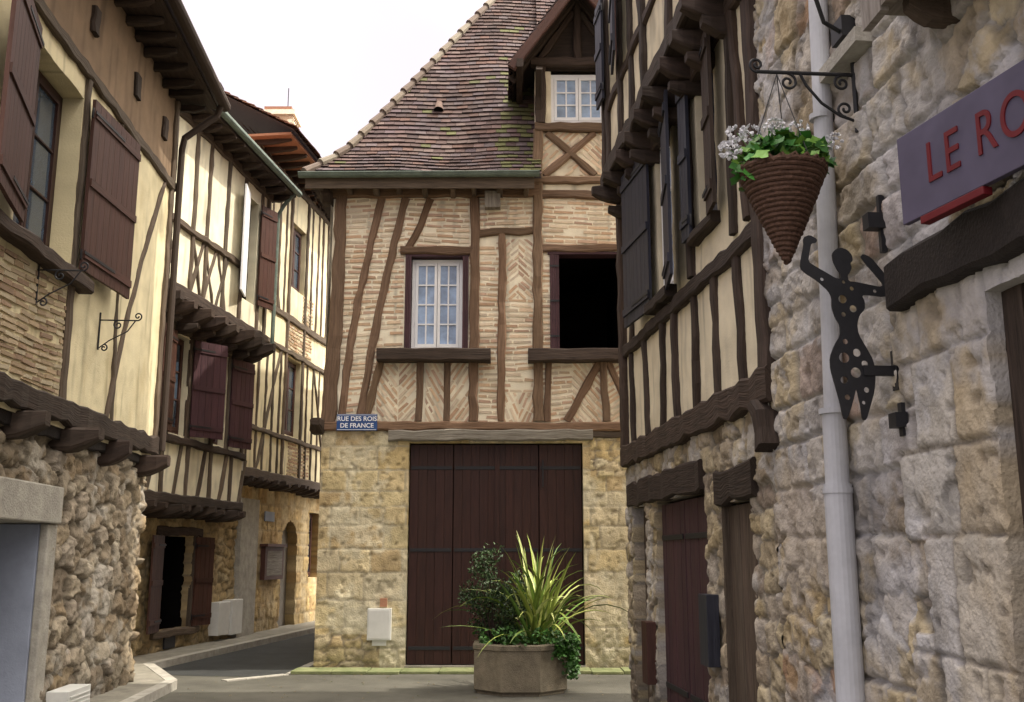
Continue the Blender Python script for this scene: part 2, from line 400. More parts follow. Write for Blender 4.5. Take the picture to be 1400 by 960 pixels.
def tiles(B,O,e,mdir,A0,A1,prof,tmax,exp=.115,tw=.17,cols=TC,moss=0,lb=None,rb=None,k=1):
    def pt(a,t,l):
        r,h=prof(t);r2,h2_=prof(t+.01);tx,tz=(r2-r)/.01,(h2_-h)/.01;nx,nz=-tz,tx
        sag=.02*math.sin(a*1.9+t*.8)+.012*math.sin(a*4.1+2)
        l=l+sag
        return (O[0]+e[0]*a+mdir[0]*(r+nx*l),O[1]+e[1]*a+mdir[1]*(r+nx*l),O[2]+h+nz*l)
    t=0;row=0
    while t<tmax:
        a=A0-(tw*.5 if row%2 else 0)
        while a<A1:
            w=tw*R.uniform(.92,1.06);q=[(a+.003,t-R.uniform(0,.015)),(a+w-.003,t-R.uniform(0,.015)),(a+w-.003,t+exp*1.25),(a+.003,t+exp*1.25)]
            for f in (lambda p:p[0]-(lb(prof(max(p[1],0))[0]) if lb else A0),lambda p:(rb(prof(max(p[1],0))[0]) if rb else A1)-p[0],lambda p:tmax-p[1]):
                q=clip(q,f)
                if len(q)<3:break
            if len(q)>=3 and area(q)>.0015:
                c=R.choice(cols);g=R.uniform(.75,1.25)*k*(1+.25*math.sin(a*1.3+t*.9)*math.sin(t*1.7-a));c=tuple(v*g for v in c)
                if moss and R.random()<moss(a,t): c=(.13*g,.13*g,.055*g)
                l0=.028+R.uniform(0,.009)
                lf=lambda tt:l0*(1-max(0,min(1,(tt-t)/(exp*1.25))))+.004
                fp=[pt(x,y,lf(y)) for x,y in q];bp=[pt(x,y,lf(y)-.016) for x,y in q]
                B.face(fp,M_tile,None,c)
                for i in range(len(q)):
                    j=(i+1)%len(q);B.face([fp[i],bp[i],bp[j],fp[j]],M_tile,None,tuple(v*.6 for v in c))
            a+=w
        t+=exp;row+=1
    n=12
    for i in range(n):
        t0=tmax*i/n;t1=tmax*(i+1)/n
        r0=prof(t0)[0];r1=prof(t1)[0]
        a00=lb(r0) if lb else A0;a01=lb(r1) if lb else A0;a10=rb(r0) if rb else A1;a11=rb(r1) if rb else A1
        B.face([pt(a00,t0,-.05),pt(a10,t0,-.05),pt(a11,t1,-.05),pt(a01,t1,-.05)],M_tile,None,(.06,.045,.04))
    return pt

# ================================================================ HOUSE CLOSING THE STREET
H=empty('timber_framed_house')
yel=[(.60,.47,.25),(.68,.58,.36),(.54,.41,.23),(.72,.65,.48),(.62,.48,.25)]
relief('ground_floor_wall',H,FC,-2.83,5.5,0,3.44,.022,
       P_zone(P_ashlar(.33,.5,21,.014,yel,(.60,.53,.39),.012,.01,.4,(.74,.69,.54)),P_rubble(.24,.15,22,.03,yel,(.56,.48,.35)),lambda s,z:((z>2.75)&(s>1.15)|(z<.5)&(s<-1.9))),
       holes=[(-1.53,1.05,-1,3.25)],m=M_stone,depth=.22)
relief('upper_infill_mortar',H,FC,-2.78,4.5,3.44,7.32,.04,P_plaster((.84,.77,.61),31,.012,(.62,.52,.38),.35),
       holes=[(-1.62,-.68,4.64,6.15),(.58,1.66,4.64,6.2)],m=M_plaster,depth=.25)
relief('dormer_infill',H,FC,.36,1.86,7.32,9.2,.05,P_plaster((.76,.68,.52),33,.008),holes=[(.62,1.5,8.32,9.18)],m=M_plaster,depth=.2)
B=MB()
for (a,b,c,d,g,cr) in [(-2.62,-1.66,4.4,7.06,2,.082),(-1.66,-.66,6.2,7.06,-2,.082),(-.5,-.2,3.56,6.35,0,.082),
    (-.12,.32,4.0,5.45,0,.082),(-.12,.1,5.45,6.4,42,.076),(.1,.32,5.45,6.4,-42,.076),(-.5,.32,6.55,7.06,3,.082),(.46,1.95,6.3,7.2,-1,.082),
    (-2.5,-2.05,3.56,4.45,4,.078),(-2.03,-1.72,3.56,4.45,-52,.075),(-1.7,-1.42,3.56,4.45,48,.075),(-1.3,-1.02,3.56,4.45,-60,.075),(-.94,-.64,3.56,4.45,55,.075),
    (-.12,.1,3.56,4.0,-65,.075),(.1,.32,3.56,4.0,65,.075),(.46,.9,3.56,4.45,6,.078),(.9,1.35,3.56,4.45,-48,.075),(1.35,1.95,3.56,4.45,35,.075),
    (-.66,-.5,4.6,6.3,0,.082),(.46,.58,4.6,6.2,0,.082),(.46,1.06,7.45,8.16,42,.076),(1.06,1.8,7.45,8.16,-42,.076),(1.66,4.4,4.5,7.1,0,.082),(1.95,4.4,3.56,4.5,0,.082)]:
    bricks(B,FC,a,b,c,d,g,cr,.038)
B.build('brick_infill',H)
B=MB();bm=lambda p0,p1,w,o1=.05,**k:beam(B,FC,p0,p1,w,-.02,o1,M_oakC,**k)
bm((-2.85,3.49),(4.5,3.49),.13,.075)
bm((-2.74,3.55),(-2.66,7.1),.22,.07,w1=.17,bow=-.03)
bm((-2.86,7.16),(.42,7.19),.2,.07);bm((.42,7.12),(4.5,7.12),.13,.065)
bm((-2.55,3.58),(-2.03,7.06),.11,.045,bow=.07);bm((-2.27,3.58),(-1.66,7.06),.12,.05,bow=.05)
bm((-1.62,6.25),(-1.28,7.06),.11,.045,bow=-.05)
bm((-1.72,6.21),(-.52,6.21),.13,.06)
bm((-.58,3.57),(-.57,7.06),.15,.055);bm((-.16,3.57),(-.15,6.5),.12,.05)
bm((.39,3.57),(.41,8.2),.15,.07);bm((-.5,6.5),(.32,6.54),.12,.045)
bm((.47,6.25),(2.0,6.27),.12,.06)
bm((-1.4,3.57),(-1.38,4.46),.1);bm((-.98,3.57),(-.98,4.46),.1)
bm((-1.98,4.46),(-2.2,3.57),.11);bm((.55,4.46),(.52,3.57),.1);bm((1.33,4.46),(.82,3.57),.12,.05);bm((1.38,4.46),(1.42,3.57),.11,.055);bm((1.45,4.46),(1.85,3.57),.11,.05)
bm((2.05,3.57),(2.05,7.05),.15,.05);bm((3.1,3.57),(3.1,7.05),.15,.05);bm((4.2,3.57),(4.2,7.05),.15,.05)
bm((.3,7.36),(4.5,7.36),.12,.075);bm((.36,8.23),(1.95,8.23),.14,.09);bm((.5,7.44),(1.3,8.15),.11,.045);bm((1.3,7.44),(.56,8.15),.11,.055)
bm((1.68,7.44),(1.66,8.15),.12,.05)
beam(B,FC,(.45,8.3),(.46,9.35),.16,-.02,.1,M_oakD);beam(B,FC,(1.64,8.3),(1.64,9.35),.16,-.02,.1,M_oakD);beam(B,FC,(.3,9.32),(1.8,9.32),.14,-.02,.14,M_oakD)
beam(B,FC,(1.05,9.38),(1.05,10.75),.13,-.02,.1,M_oakD);beam(B,FC,(.45,9.4),(.98,10.2),.1,-.02,.08,M_oakD);beam(B,FC,(1.62,9.4),(1.12,10.2),.1,-.02,.08,M_oakD)
box(B,FC,-.42,-.18,6.86,7.12,.05,.2,M_oakS)
joist(B,FC,-2.86,7.05,.16,.2,-.1,.28,M_oakD);joist(B,FC,-2.9,3.5,.18,.22,-.1,.26,M_oakD)
beam(B,FC,(-1.83,3.35),(1.2,3.36),.16,-.02,.11,M_oakS)
beam(B,FC,(1.1,3.36),(5,3.36),.1,-.02,.06,M_oakG)
for a,b in ((-2.02,-.32),(.24,1.8)): beam(B,FC,(a,4.545),(b,4.545),.19,-.02,.24,M_oakD,wob=.006)
B.build('timber_frame',H)
B=MB()
hole_box(B,FC,-1.62,-.68,4.64,6.15,-.22);hole_box(B,FC,.58,1.66,4.64,6.2,-.22,back=2.5);hole_box(B,FC,.62,1.5,8.32,9.18,-.18);hole_box(B,FC,-1.53,1.05,-.05,3.25,-.2)
B.build('room_interiors',H)
B=MB()
window(B,FC,-1.54,-.76,4.66,6.1,-.1,M_white,M_gl,2,2,4,mw=.022)
for a,b in ((-1.635,-1.545),(-.755,-.665)):
    for i in range(3): box(B,FC,a+i*.03,a+i*.03+.027,4.66,6.12,-.15,.05-.008*i,M_purp)
box(B,FC,-1.64,-.66,6.12,6.16,-.2,.03,M_purp)
window(B,FC,.62,1.5,8.33,9.17,-.05,M_white,M_gl,2,2,3,mw=.022)
for i in range(4): box(B,FC,.585+i*.035,.585+i*.035+.032,4.66,6.15,-.18,.04-.006*i,M_purp)
box(B,FC,.55,1.7,6.155,6.195,-.2,.03,M_purp)
for zz in (4.85,5.4,5.95): box(B,FC,.58,.72,zz,zz+.03,.04,.046,M_iron)
B.build('windows',H,.003)
B=MB()
xs=[-1.52,-.87,-.22,.40,1.04]
for i in range(4):
    a=xs[i]+.006;b=xs[i+1]-.006;n=5
    for j in range(n):
        p=a+(b-a)*j/n;q=a+(b-a)*(j+1)/n-.002
        box(B,FC,p,q,.07,3.23,-.16,-.11+(.003 if j%2 else 0),M_door,jc(.07))
for zz in (.27,1.66,2.86):
    for i in (0,1,2,3):
        a=xs[i]+.02;b=xs[i+1]-.02;box(B,FC,a,b,zz,zz+.05,-.107,-.098,M_iron)
box(B,FC,-.255,-.185,.07,3.22,-.106,-.085,M_door);box(B,FC,.45,.47,2.6,3.0,-.1,-.06,M_iron)
box(B,FC,-1.53,1.05,.0,.06,-.3,.03,M_pave)
B.build('garage_door',H,.002)
ex,ez=-3.17,7.3
def prof(t):
    k=.75
    if t<k: return (t*math.cos(rad(47)),t*math.sin(rad(47)))
    r0,h0=k*math.cos(rad(47)),k*math.sin(rad(47));return (r0+(t-k)*math.cos(rad(60)),h0+(t-k)*math.sin(rad(60)))
B=MB()
moss=lambda a,t:(.5 if a>2.9 and a<3.7 else .03)*(1 if t<3 else .3)
pt=tiles(B,(ex,14.82,ez),(1,0),(0,1),0,3.62,prof,6.3,moss=moss,lb=lambda r:r)
tiles(B,(ex+3.62,14.82,ez),(1,0),(0,1),1.45,6,prof,6.3,moss=None)
tiles(B,(ex+3.62,14.82,ez),(1,0),(0,1),0,1.45,lambda t:(prof(t+3.1)[0],prof(t+3.1)[1]),3.2)
pt2=tiles(B,(ex,14.82,ez),(0,1),(1,0),0,9,prof,6.3,lb=lambda r:r,rb=lambda r:9-r)
rr,hh=prof(6.3)
B.face([(ex,23.9,ez),(6.4,23.9,ez),(6.4,14.82+rr,ez+hh),(ex+rr,14.82+rr,ez+hh)],M_tile,None,(.15,.1,.08))
t=0
while t<6.3:
    a=Vector(pt(prof(t)[0],t,.05));b=Vector(pt(prof(min(t+.33,6.3))[0],t+.33,.02))
    c=R.choice([(.20,.165,.13),(.15,.115,.095),(.23,.20,.16)])
    tube(B,[a,b],.07,M_tile,8,c,r1=.055);t+=.3
for (va,vt) in ((1.95,1.9),):
    for j in range(6):
        a0=math.pi*j/6;a1=math.pi*(j+1)/6;r=.09
        B.face([pt(va+r*math.cos(a0),vt,.03+r*math.sin(a0)),pt(va+r*math.cos(a1),vt,.03+r*math.sin(a1)),pt(va+.4*r*math.cos(a1),vt+.3,.03),pt(va+.4*r*math.cos(a0),vt+.3,.03)],M_tile,None,(.15,.1,.08))
    B.face([pt(va-.08,vt-.004,.032),pt(va+.08,vt-.004,.032),pt(va+.05,vt-.004,.1),pt(va-.05,vt-.004,.1)],M_dark)
B.build('tiled_roof',H)
B=MB()
def dprof(t): return (t*math.cos(rad(54)),t*math.sin(rad(54)))
tiles(B,(-.02,14.62,9.05),(0,1),(1,0),0,4.2,dprof,1.82,cols=TC)
tiles(B,(2.12,14.62,9.05),(0,1),(-1,0),0,4.2,dprof,1.82,cols=TC)
B.build('dormer_roof',H)
B=MB()
for sx in (1,-1):
    x0=1.05-sx*1.06
    p0=(x0,9.0);p1=(1.05,10.47)
    beam(B,Fr((0,14.66),(1,0),-1),p0,p1,.15,-.04,.04,M_shut,wob=.004)
    beam(B,Fr((0,15.1),(1,0),-1),p0,p1,.12,-.04,.04,M_oakD,wob=.004)
beam(B,Fr((.12,14.6),(0,1),-1),(0,9.06),(2.6,9.06),.12,-.05,.05,M_oakD)
beam(B,Fr((1.98,14.6),(0,1),-1),(0,9.06),(2.6,9.06),.12,-.05,.05,M_oakD)
fb=Fr((.42,15.18),(0,-1),1)
beam(B,fb,(0,8.5),(.5,9.0),.1,-.05,.05,M_oakD,bow=.06)
fb=Fr((1.66,15.18),(0,-1),1);beam(B,fb,(0,8.5),(.5,9.0),.1,-.05,.05,M_oakD,bow=.06)
B.face([(.37,15.16,7.3),(.37,15.16,9.3),(.37,17,9.3),(.37,17,7.3)],M_mortar);B.face([(1.84,15.16,7.3),(1.84,15.16,9.3),(1.84,17,9.3),(1.84,17,7.3)],M_mortar)
B.face([(.36,15.19,9.2),(1.84,15.19,9.2),(1.05,15.19,10.4)],M_oakD,[(0,0),(1.4,0),(.7,1.2)],(.6,.6,.6))
B.build('dormer_carpentry',H)
B=MB()
box(B,FC,-3.14,.34,7.22,7.25,-.02,.36,M_oakG);box(B,FC,-3.16,.34,7.1,7.32,.34,.37,M_oakG)
for i in range(9): joist(B,FC,-2.9+i*.39,7.13,.08,.1,0,.33,M_oakG)
x0,x1=-3.25,.42;n=8
for j in range(n):
    a0=math.pi*j/n;a1=math.pi*(j+1)/n;r1=.065
    B.face([(x0,14.77-r1*math.cos(a0),7.31-r1*math.sin(a0)),(x1,14.77-r1*math.cos(a0),7.33-r1*math.sin(a0)),(x1,14.77-r1*math.cos(a1),7.33-r1*math.sin(a1)),(x0,14.77-r1*math.cos(a1),7.31-r1*math.sin(a1))],M_zinc,None,(1,1,1),True)
tube(B,[(x0,14.705,7.31),(x1,14.705,7.33)],.012,M_zinc,6)
B.build('eaves_gutter',H)
B=MB()
B.face([(-2.82,15.19,0),(-2.82,24,0),(-2.82,24,7.3),(-2.82,15.19,7.3)],M_mortar);B.face([(6,15.25,0),(6,24,0),(6,24,7.3),(6,15.25,7.3)],M_mortar)
B.face([(-2.82,24,0),(6,24,0),(6,24,7.3),(-2.82,24,7.3)],M_mortar)
B.face([(5.4,15.2,0),(6,15.2,0),(6,15.2,7.3),(5.4,15.2,7.3)],M_mortar);B.face([(4.4,15.205,3.4),(5.5,15.205,3.4),(5.5,15.205,7.3),(4.4,15.205,7.3)],M_mortar)
B.build('side_walls',H)
B=MB()
box(B,FC,-2.07,-1.73,.42,.86,.0,.09,M_whiteb);box(B,FC,-2.05,-1.75,.44,.84,.09,.096,M_whiteb);box(B,FC,-2.0,-1.8,.34,.42,.0,.05,M_whiteb)
box(B,FC,-1.9,-1.8,.88,1.0,.0,.04,M_brick,(.4,.2,.12))
B.build('meter_cabinet',H,.004)
sg=empty('street_name_sign')
B=MB();box(B,FC,-2.6,-2.0,3.42,3.665,.09,.1,M_sblue)
for (a,b,c,d) in ((-2.59,-2.01,3.43,3.436),(-2.59,-2.01,3.649,3.655)): box(B,FC,a,b,c,d,.1,.1025,M_white)
B.build('plate',sg)
def text(s,size,loc,rot,m,parent,name,ext=.002,sx=1,sp=1,off=.012):
    cu=bpy.data.curves.new(name,'FONT');cu.body=s;cu.size=size;cu.extrude=ext;cu.align_x='CENTER';cu.align_y='CENTER';cu.offset=size*off;cu.space_character=sp
    ob=bpy.data.objects.new(name+'_tmp',cu);bpy.context.scene.collection.objects.link(ob)
    dg=bpy.context.evaluated_depsgraph_get();me=bpy.data.meshes.new_from_object(ob.evaluated_get(dg));bpy.data.objects.remove(ob)
    me.materials.clear();me.materials.append(m);o=link(name,me,parent);o.location=loc;o.rotation_euler=rot;o.scale=(sx,1,1);return o
text("RUE DES ROIS",.095,(-2.3,15.098,3.592),(rad(90),0,0),M_white,sg,'lettering')
text("DE FRANCE",.095,(-2.3,15.098,3.492),(rad(90),0,0),M_white,sg,'lettering_lower')

# ================================================================ RIGHT TIMBER HOUSE
H=empty('timber_framed_house')
grey=[(.28,.23,.19),(.46,.38,.27),(.48,.44,.41),(.41,.33,.20),(.54,.46,.32),(.24,.19,.14)]
holesR=[(10.97,11.65,-1,2.12),(8.63,10.53,-1,2.13),(7.38,8.16,-1,2.0)]
TO=.2;HR=15.0;SE=11.4  # eaves height HR raised, out of view, to shade the near left house
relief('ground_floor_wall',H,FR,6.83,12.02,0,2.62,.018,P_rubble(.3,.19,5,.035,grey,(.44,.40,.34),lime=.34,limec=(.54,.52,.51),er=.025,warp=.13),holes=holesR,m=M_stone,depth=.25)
pl=P_plaster((.74,.66,.49),41,.012,(.46,.36,.22),.4)
relief('upper_infill',H,FR,6.8,12.02,2.6,6.0,.04,pl,holes=[(9.5,10.12,4.15,5.75),(7.95,8.5,4.35,5.8)],m=M_plaster,depth=.15)
relief('top_infill',H,FR,6.5,11.9,5.95,9.0,.06,P_plaster((.72,.64,.47),43,.01,(.4,.32,.2),.4),holes=[(10.9,11.5,7.0,8.3),(8.7,9.4,7.0,8.3)],o=TO,m=M_plaster,depth=.15)
B=MB();bm=lambda p0,p1,w,o1=.05,**k:beam(B,FR,p0,p1,w,-.02,o1,M_oakD,**k)
bm((6.75,2.72),(12.05,2.72),.24,.09,wob=.02)
bm((6.9,3.86),(12.0,3.96),.14,.06);bm((6.84,2.84),(6.86,5.75),.15,.07,bow=-.03)
for s in (7.45,8.1,8.75,9.4,10.05,10.75,11.45): bm((s+R.uniform(-.05,.05),2.84),(s+R.uniform(-.12,.12),3.86),.12,.045)
bm((11.95,2.84),(11.97,5.8),.18,.07);bm((7.12,4.0),(7.3,5.75),.11,.05);bm((7.5,4.0),(7.4,5.75),.1,.05);bm((8.75,4.0),(8.75,5.75),.12,.06);bm((11.5,4.0),(11.2,5.8),.12,.05)
bm((7.88,4.28),(8.6,4.28),.1,.1);bm((9.4,4.07),(10.3,4.07),.12,.12);bm((6.9,5.8),(12.0,5.8),.16,.06)
bm((8.62,2.27),(11.85,2.27),.27,.06,wob=.02);bm((7.22,2.13),(8.22,2.13),.26,.05,wob=.02)
beam(B,FR,(6.95,2.62),(6.82,2.3),.12,-.02,.14,M_oakD,bow=-.05)
for i in range(10):
    s=6.9+i*.54;joist(B,FR,s,5.84,.17,.2,-.1,.38,M_oakD);joist(B,FR,s,5.66,.14,.15,-.1,.24,M_oakD)
bt=lambda p0,p1,w,o1=TO+.05,**k:beam(B,FR,p0,p1,w,TO-.03,o1,M_oakD,**k)
bt((6.5,6.05),(11.92,6.05),.2,TO+.09,wob=.02)
for s in (6.6,7.1,7.7,8.5,9.55,10.2,10.8,11.6,11.85): bt((s,6.15),(s+R.uniform(-.08,.08),8.9),.13)
bt((6.5,6.9),(11.88,6.9),.12,TO+.045);bt((6.5,8.9),(11.88,8.9),.2,TO+.06);bt((7.1,6.2),(7.7,6.85),.1);bt((9.6,6.9),(10.2,8.8),.11)
B.build('timber_frame',H)
B=MB()
W=FR.W
B.face([W(6.5,5.94,0),W(11.9,5.94,0),W(11.9,5.94,TO+.03),W(6.5,5.94,TO+.03)],M_oakD)
B.face([W(12.02,0,.0),W(12.02,6,0),W(SE,6,-8),W(SE,0,-8)],M_mortar);B.face([W(11.9,5.95,TO),W(11.9,9,TO),W(SE,9,-8),W(SE,5.95,-8)],M_mortar)  # end wall angled back, unseen, to let sun reach the planter
B.face([W(11.9,9,TO),W(11.9,HR,TO),W(SE,HR,-8),W(SE,9,-8)],M_mortar);B.face([W(6.5,9,TO),W(6.5,HR,TO),W(11.9,HR,TO),W(11.9,9,TO)],M_mortar)  # unseen upper storeys added for the shade they cast across the street
B.build('end_wall',H)
B=MB()
for q in holesR: hole_box(B,FR,q[0],q[1],0,q[3],-.24,back=.5)
hole_box(B,FR,9.5,10.12,4.15,5.75,-.14,back=.6);hole_box(B,FR,7.95,8.5,4.35,5.8,-.14,back=.6);hole_box(B,FR,10.9,11.5,7,8.3,TO-.14,back=.4);hole_box(B,FR,8.7,9.4,7,8.3,TO-.14,back=.4)
B.build('room_interiors',H)
B=MB()
window(B,FR,9.52,10.10,4.17,5.73,-.04,M_white,M_gl,2,1,3);window(B,FR,7.97,8.48,4.37,5.78,-.06,M_blue,M_gld,2,1,3)
window(B,FR,10.92,11.48,7.02,8.28,TO-.06,M_shut,M_gld,2,1,3);window(B,FR,8.72,9.38,7.02,8.28,TO-.06,M_shut,M_gld,2,1,3)
shutter(B,FR,10.15,11.1,4.06,5.82,.07,M_blue,5,'a');shutter(B,FR,8.82,9.46,4.06,5.82,.07,M_blue,9,'b')
shutter(B,FR,8.5,8.72,4.3,5.82,.07,M_blue,4,'a');shutter(B,FR,7.62,7.95,4.3,5.82,.07,M_oakD,6,'b')
shutter(B,FR,11.5,11.86,6.98,8.32,TO+.08,M_blue,2,'a');shutter(B,FR,10.3,10.9,6.98,8.32,TO+.08,M_blue,8,'b')
B.build('windows_and_shutters',H,.003)
B=MB()
for (a,b) in ((8.66,9.56),(9.6,10.5)):
    n=6
    for j in range(n): box(B,FR,a+(b-a)*j/n,a+(b-a)*(j+1)/n-.004,.03,2.1,-.1,-.05+(.003 if j%2 else 0),M_purp)
    for zz in (.35,1.75): box(B,FR,a+.03,b-.03,zz,zz+.05,-.045,-.035,M_iron)
for j in range(5): box(B,FR,7.41+j*.146,7.41+(j+1)*.146-.004,.03,1.98,-.09,-.04+(.003 if j%2 else 0),M_oakG)
for j in range(5): box(B,FR,11.0+j*.13,11.0+(j+1)*.13-.004,.03,2.1,-.15,-.1,M_oakG)
box(B,FR,7.36,7.41,0,2.0,-.1,.01,M_oakG);box(B,FR,8.13,8.18,0,2.0,-.1,.01,M_oakG)
B.build('doors',H,.002)
B=MB()
box(B,FR,8.3,8.55,.75,1.3,0.02,.12,M_blue);box(B,FR,10.6,10.85,.35,.95,0.02,.12,M_shut)
B.build('meter_boxes',H,.004)
B=MB()
tiles(B,(W(2,HR,.5)[0],W(2,HR,.5)[1],HR-.1),FR.d,(-FR.n[0],-FR.n[1]),0,9.7,lambda t:(t*.64,t*.77),6,exp=.3,tw=.4)
B.build('tiled_roof',H)

# ================================================================ RIGHT STONE HOUSE (nearest)
H2=empty('stone_house')
nst=[(.30,.26,.22),(.50,.42,.29),(.50,.47,.45),(.44,.35,.21),(.56,.49,.36),(.24,.20,.16),(.46,.44,.44),(.38,.24,.16)]
lc=(.55,.55,.59)
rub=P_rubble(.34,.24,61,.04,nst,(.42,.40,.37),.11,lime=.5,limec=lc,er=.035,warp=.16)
rub2=P_ashlar(.3,.42,66,.035,nst,(.40,.38,.35),.026,.014,.5,lc)
big=P_ashlar(.42,.5,62,.02,[(.50,.48,.46),(.56,.50,.41),(.47,.40,.30),(.52,.50,.49)],(.32,.29,.25),.012,.01,.42,lc)
def fnear(s,z):
    edge=4.86+.1*np.sign(np.sin(z*7.5))
    t=((s<edge)&(z<2.85)).astype(float)
    a,ca=rub(s,z);a2,ca2=rub2(s,z)
    w=sst(.50,.58,fbm(s*.8,z*.8,300,2));a=a*(1-w)+a2*w;ca=ca*(1-w[...,None])+ca2*w[...,None]
    b,cb=big(s,z)
    d=np.hypot(s-4.5,z-1.85);pl=sst(.075,.06,d);b=b-.02*pl;cb=cb*(1-.4*sst(.085,.075,d)*sst(.05,.06,d))[...,None]
    c=ca*(1-t[...,None])+cb*t[...,None]
    ru=sst(.54,.72,fbm(s*2.3,z*1.2,777))[...,None];c=c*(1-ru*.4)+np.array((.44,.33,.18))*ru*.4
    dk=sst(.55,.75,fbm(s*5,z*1.1,778))[...,None];c=c*(1-.35*dk)
    return a*(1-t)+(b+.035)*t, c
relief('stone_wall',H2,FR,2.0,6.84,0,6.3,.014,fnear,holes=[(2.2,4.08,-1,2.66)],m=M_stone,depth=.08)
B=MB();
B.face([W(2.0,6.3,0),W(6.84,6.3,0),W(6.84,HR,0),W(2,HR,0)],M_mortar)  # upper wall carried up out of view for its shade
B.face([W(2.0,0,0),W(2,HR,0),W(2,HR,-8),W(2,0,-8)],M_mortar)
B.face([W(6.5,5.95,TO),W(6.5,HR,TO),W(6.5,HR,-.1),W(6.5,5.95,-.1)],M_mortar)
B.face([W(2,0,-8),W(2,HR,-8),W(SE,HR,-8),W(SE,0,-8)],M_mortar);B.face([W(2,HR,-.05),W(SE,HR,-.05),W(SE,HR,-8),W(2,HR,-8)],M_mortar)
hole_box(B,FR,2.2,4.08,0,2.66,-.04,back=.8)
B.build('outer_walls',H2)
B=MB()
box(B,FR,3.94,4.08,0,2.66,-.2,-.02,M_oakD);box(B,FR,2.3,3.92,0,2.64,-.16,-.1,M_shut)
box(B,FR,2.9,3.75,.9,2.4,-.1,-.09,M_gld)
B.build('shop_door',H2,.004)
B=MB()
beam(B,FR,(2.0,2.84),(4.82,2.88),.30,-.02,.13,M_black,wob=.014,w1=.22)
for i in range(7):
    a=3.0+i*.2;box(B,FR,a,a+.19,3.98+R.uniform(-.02,.02),5.2,.3-.012*(i%2),.34,M_oakS)
box(B,FR,2.95,4.42,4.08,4.16,-.02,.3,M_oakS);
for i in range(3): joist(B,FR,3.2+i*.5,3.98,.1,.12,0,.28,M_oakG)
box(B,FR,4.95,5.45,4.24,4.32,-.02,.12,M_lint)
box(B,FR,5.15,5.3,4.38,4.5,.0,.1,M_iron);tube(B,[W(5.2,4.4,.05),W(5.15,4.45,.2),W(5.1,4.57,.26)],.012,M_iron,8)
box(B,FR,4.95,5.02,3.22,3.3,.02,.12,M_iron);box(B,FR,4.97,5.0,3.1,3.4,.02,.05,M_iron)
box(B,FR,4.85,4.93,2.2,2.27,.04,.1,M_iron);box(B,FR,4.87,4.91,2.16,2.32,.04,.06,M_iron)
B.build('timber_hood_and_fittings',H2)
B=MB()
tube(B,[W(5.45,6.4,.07),W(5.52,4.0,.085),W(5.6,2.13,.10)],.054,M_pipe,20);tube(B,[W(5.59,2.38,.1),W(5.6,1.95,.1)],.064,M_pipe,20)
tube(B,[W(5.6,1.98,.1),W(5.6,0,.1)],.074,M_pipe,20)
for zz,sx in ((1.93,5.6),(2.36,5.59),(4.05,5.52),(.6,5.6)): tube(B,[W(sx,zz,.1),W(sx,zz+.03,.1)],.08 if zz<3 else .062,M_pipe,20);box(B,FR,sx-.02,sx+.02,zz,zz+.03,-.02,.06,M_iron)
B.build('downpipe',H2)
def spiral(B,fr,cs,cz,r0,turns,start,o_is,r=.008,rev=1):
    pts=[]
    n=int(28*turns)
    for i in range(n+1):
        k=i/n;a=start+rev*turns*2*math.pi*k;rr=r0*(1-.82*k)
        pts.append(fr.W(cs+rr*math.cos(a),cz+rr*math.sin(a),o_is))
    tube(B,pts,r,M_iron,6)
def perp(fr,s,): 
    p=fr.W(s,0,0);f=Fr((p[0],p[1]),fr.n,1);f.n=(-fr.d[0],-fr.d[1]);return f
HB=empty('hanging_flower_basket')
F=perp(FR,5.2);B=MB();bo=.46
tube(B,[F.W(.03,3.84,0),F.W(.03,4.24,0)],.014,M_iron,8);tube(B,[F.W(.03,4.17,0),F.W(.57,4.17,0)],.011,M_iron,8)
spiral(B,F,.57,4.21,.042,1.4,-math.pi/2,0);spiral(B,F,.1,4.12,.045,1.4,math.pi/2,0,rev=-1);spiral(B,F,.4,4.115,.05,1.4,math.pi/2,0)
tube(B,[F.W(.03,3.9,0),F.W(.12,3.93,0),F.W(.22,4.0,0),F.W(.3,4.1,0),F.W(.33,4.165,0)],.009,M_iron,6);spiral(B,F,.09,3.97,.045,1.3,-math.pi/2,0,rev=1)
for a in (0,2.1,4.2): 
    tube(B,[F.W(bo,4.16,0),F.W(bo+.19*math.cos(a),3.6,.19*math.sin(a))],.003,M_iron,5)
B.build('bracket',HB)
B=MB();pts=[]
for i in range(760):
    k=i/759;a=k*21*2*math.pi;rr=.22*(1-k)**.95+.004+R.uniform(-.003,.003);pts.append(F.W(bo+rr*math.cos(a),3.6-.5*k,rr*math.sin(a)))
tube(B,pts,.0145,M_wick,7)
for i in range(24):
    a0=i*math.pi/12;a1=(i+1)*math.pi/12
    B.face([F.W(bo+.2*math.cos(a0),3.6,.2*math.sin(a0)),F.W(bo+.2*math.cos(a1),3.6,.2*math.sin(a1)),F.W(bo,3.12,0)],M_soil)
    B.face([F.W(bo+.205*math.cos(a0),3.6,.205*math.sin(a0)),F.W(bo+.205*math.cos(a1),3.6,.205*math.sin(a1)),F.W(bo,3.6,0)],M_soil)
for i in range(22):
    a=i*2*math.pi/22;tube(B,[F.W(bo+.225*math.cos(a+b*.1),3.6+.02*math.sin(b*2),.225*math.sin(a+b*.1)) for b in range(4)],.011,M_wick,6)
B.build('wicker_cone',HB)
def rv(): 
    while 1:
        v=Vector((R.uniform(-1,1),R.uniform(-1,1),R.uniform(-1,1)))
        if .1<v.length<1:return v
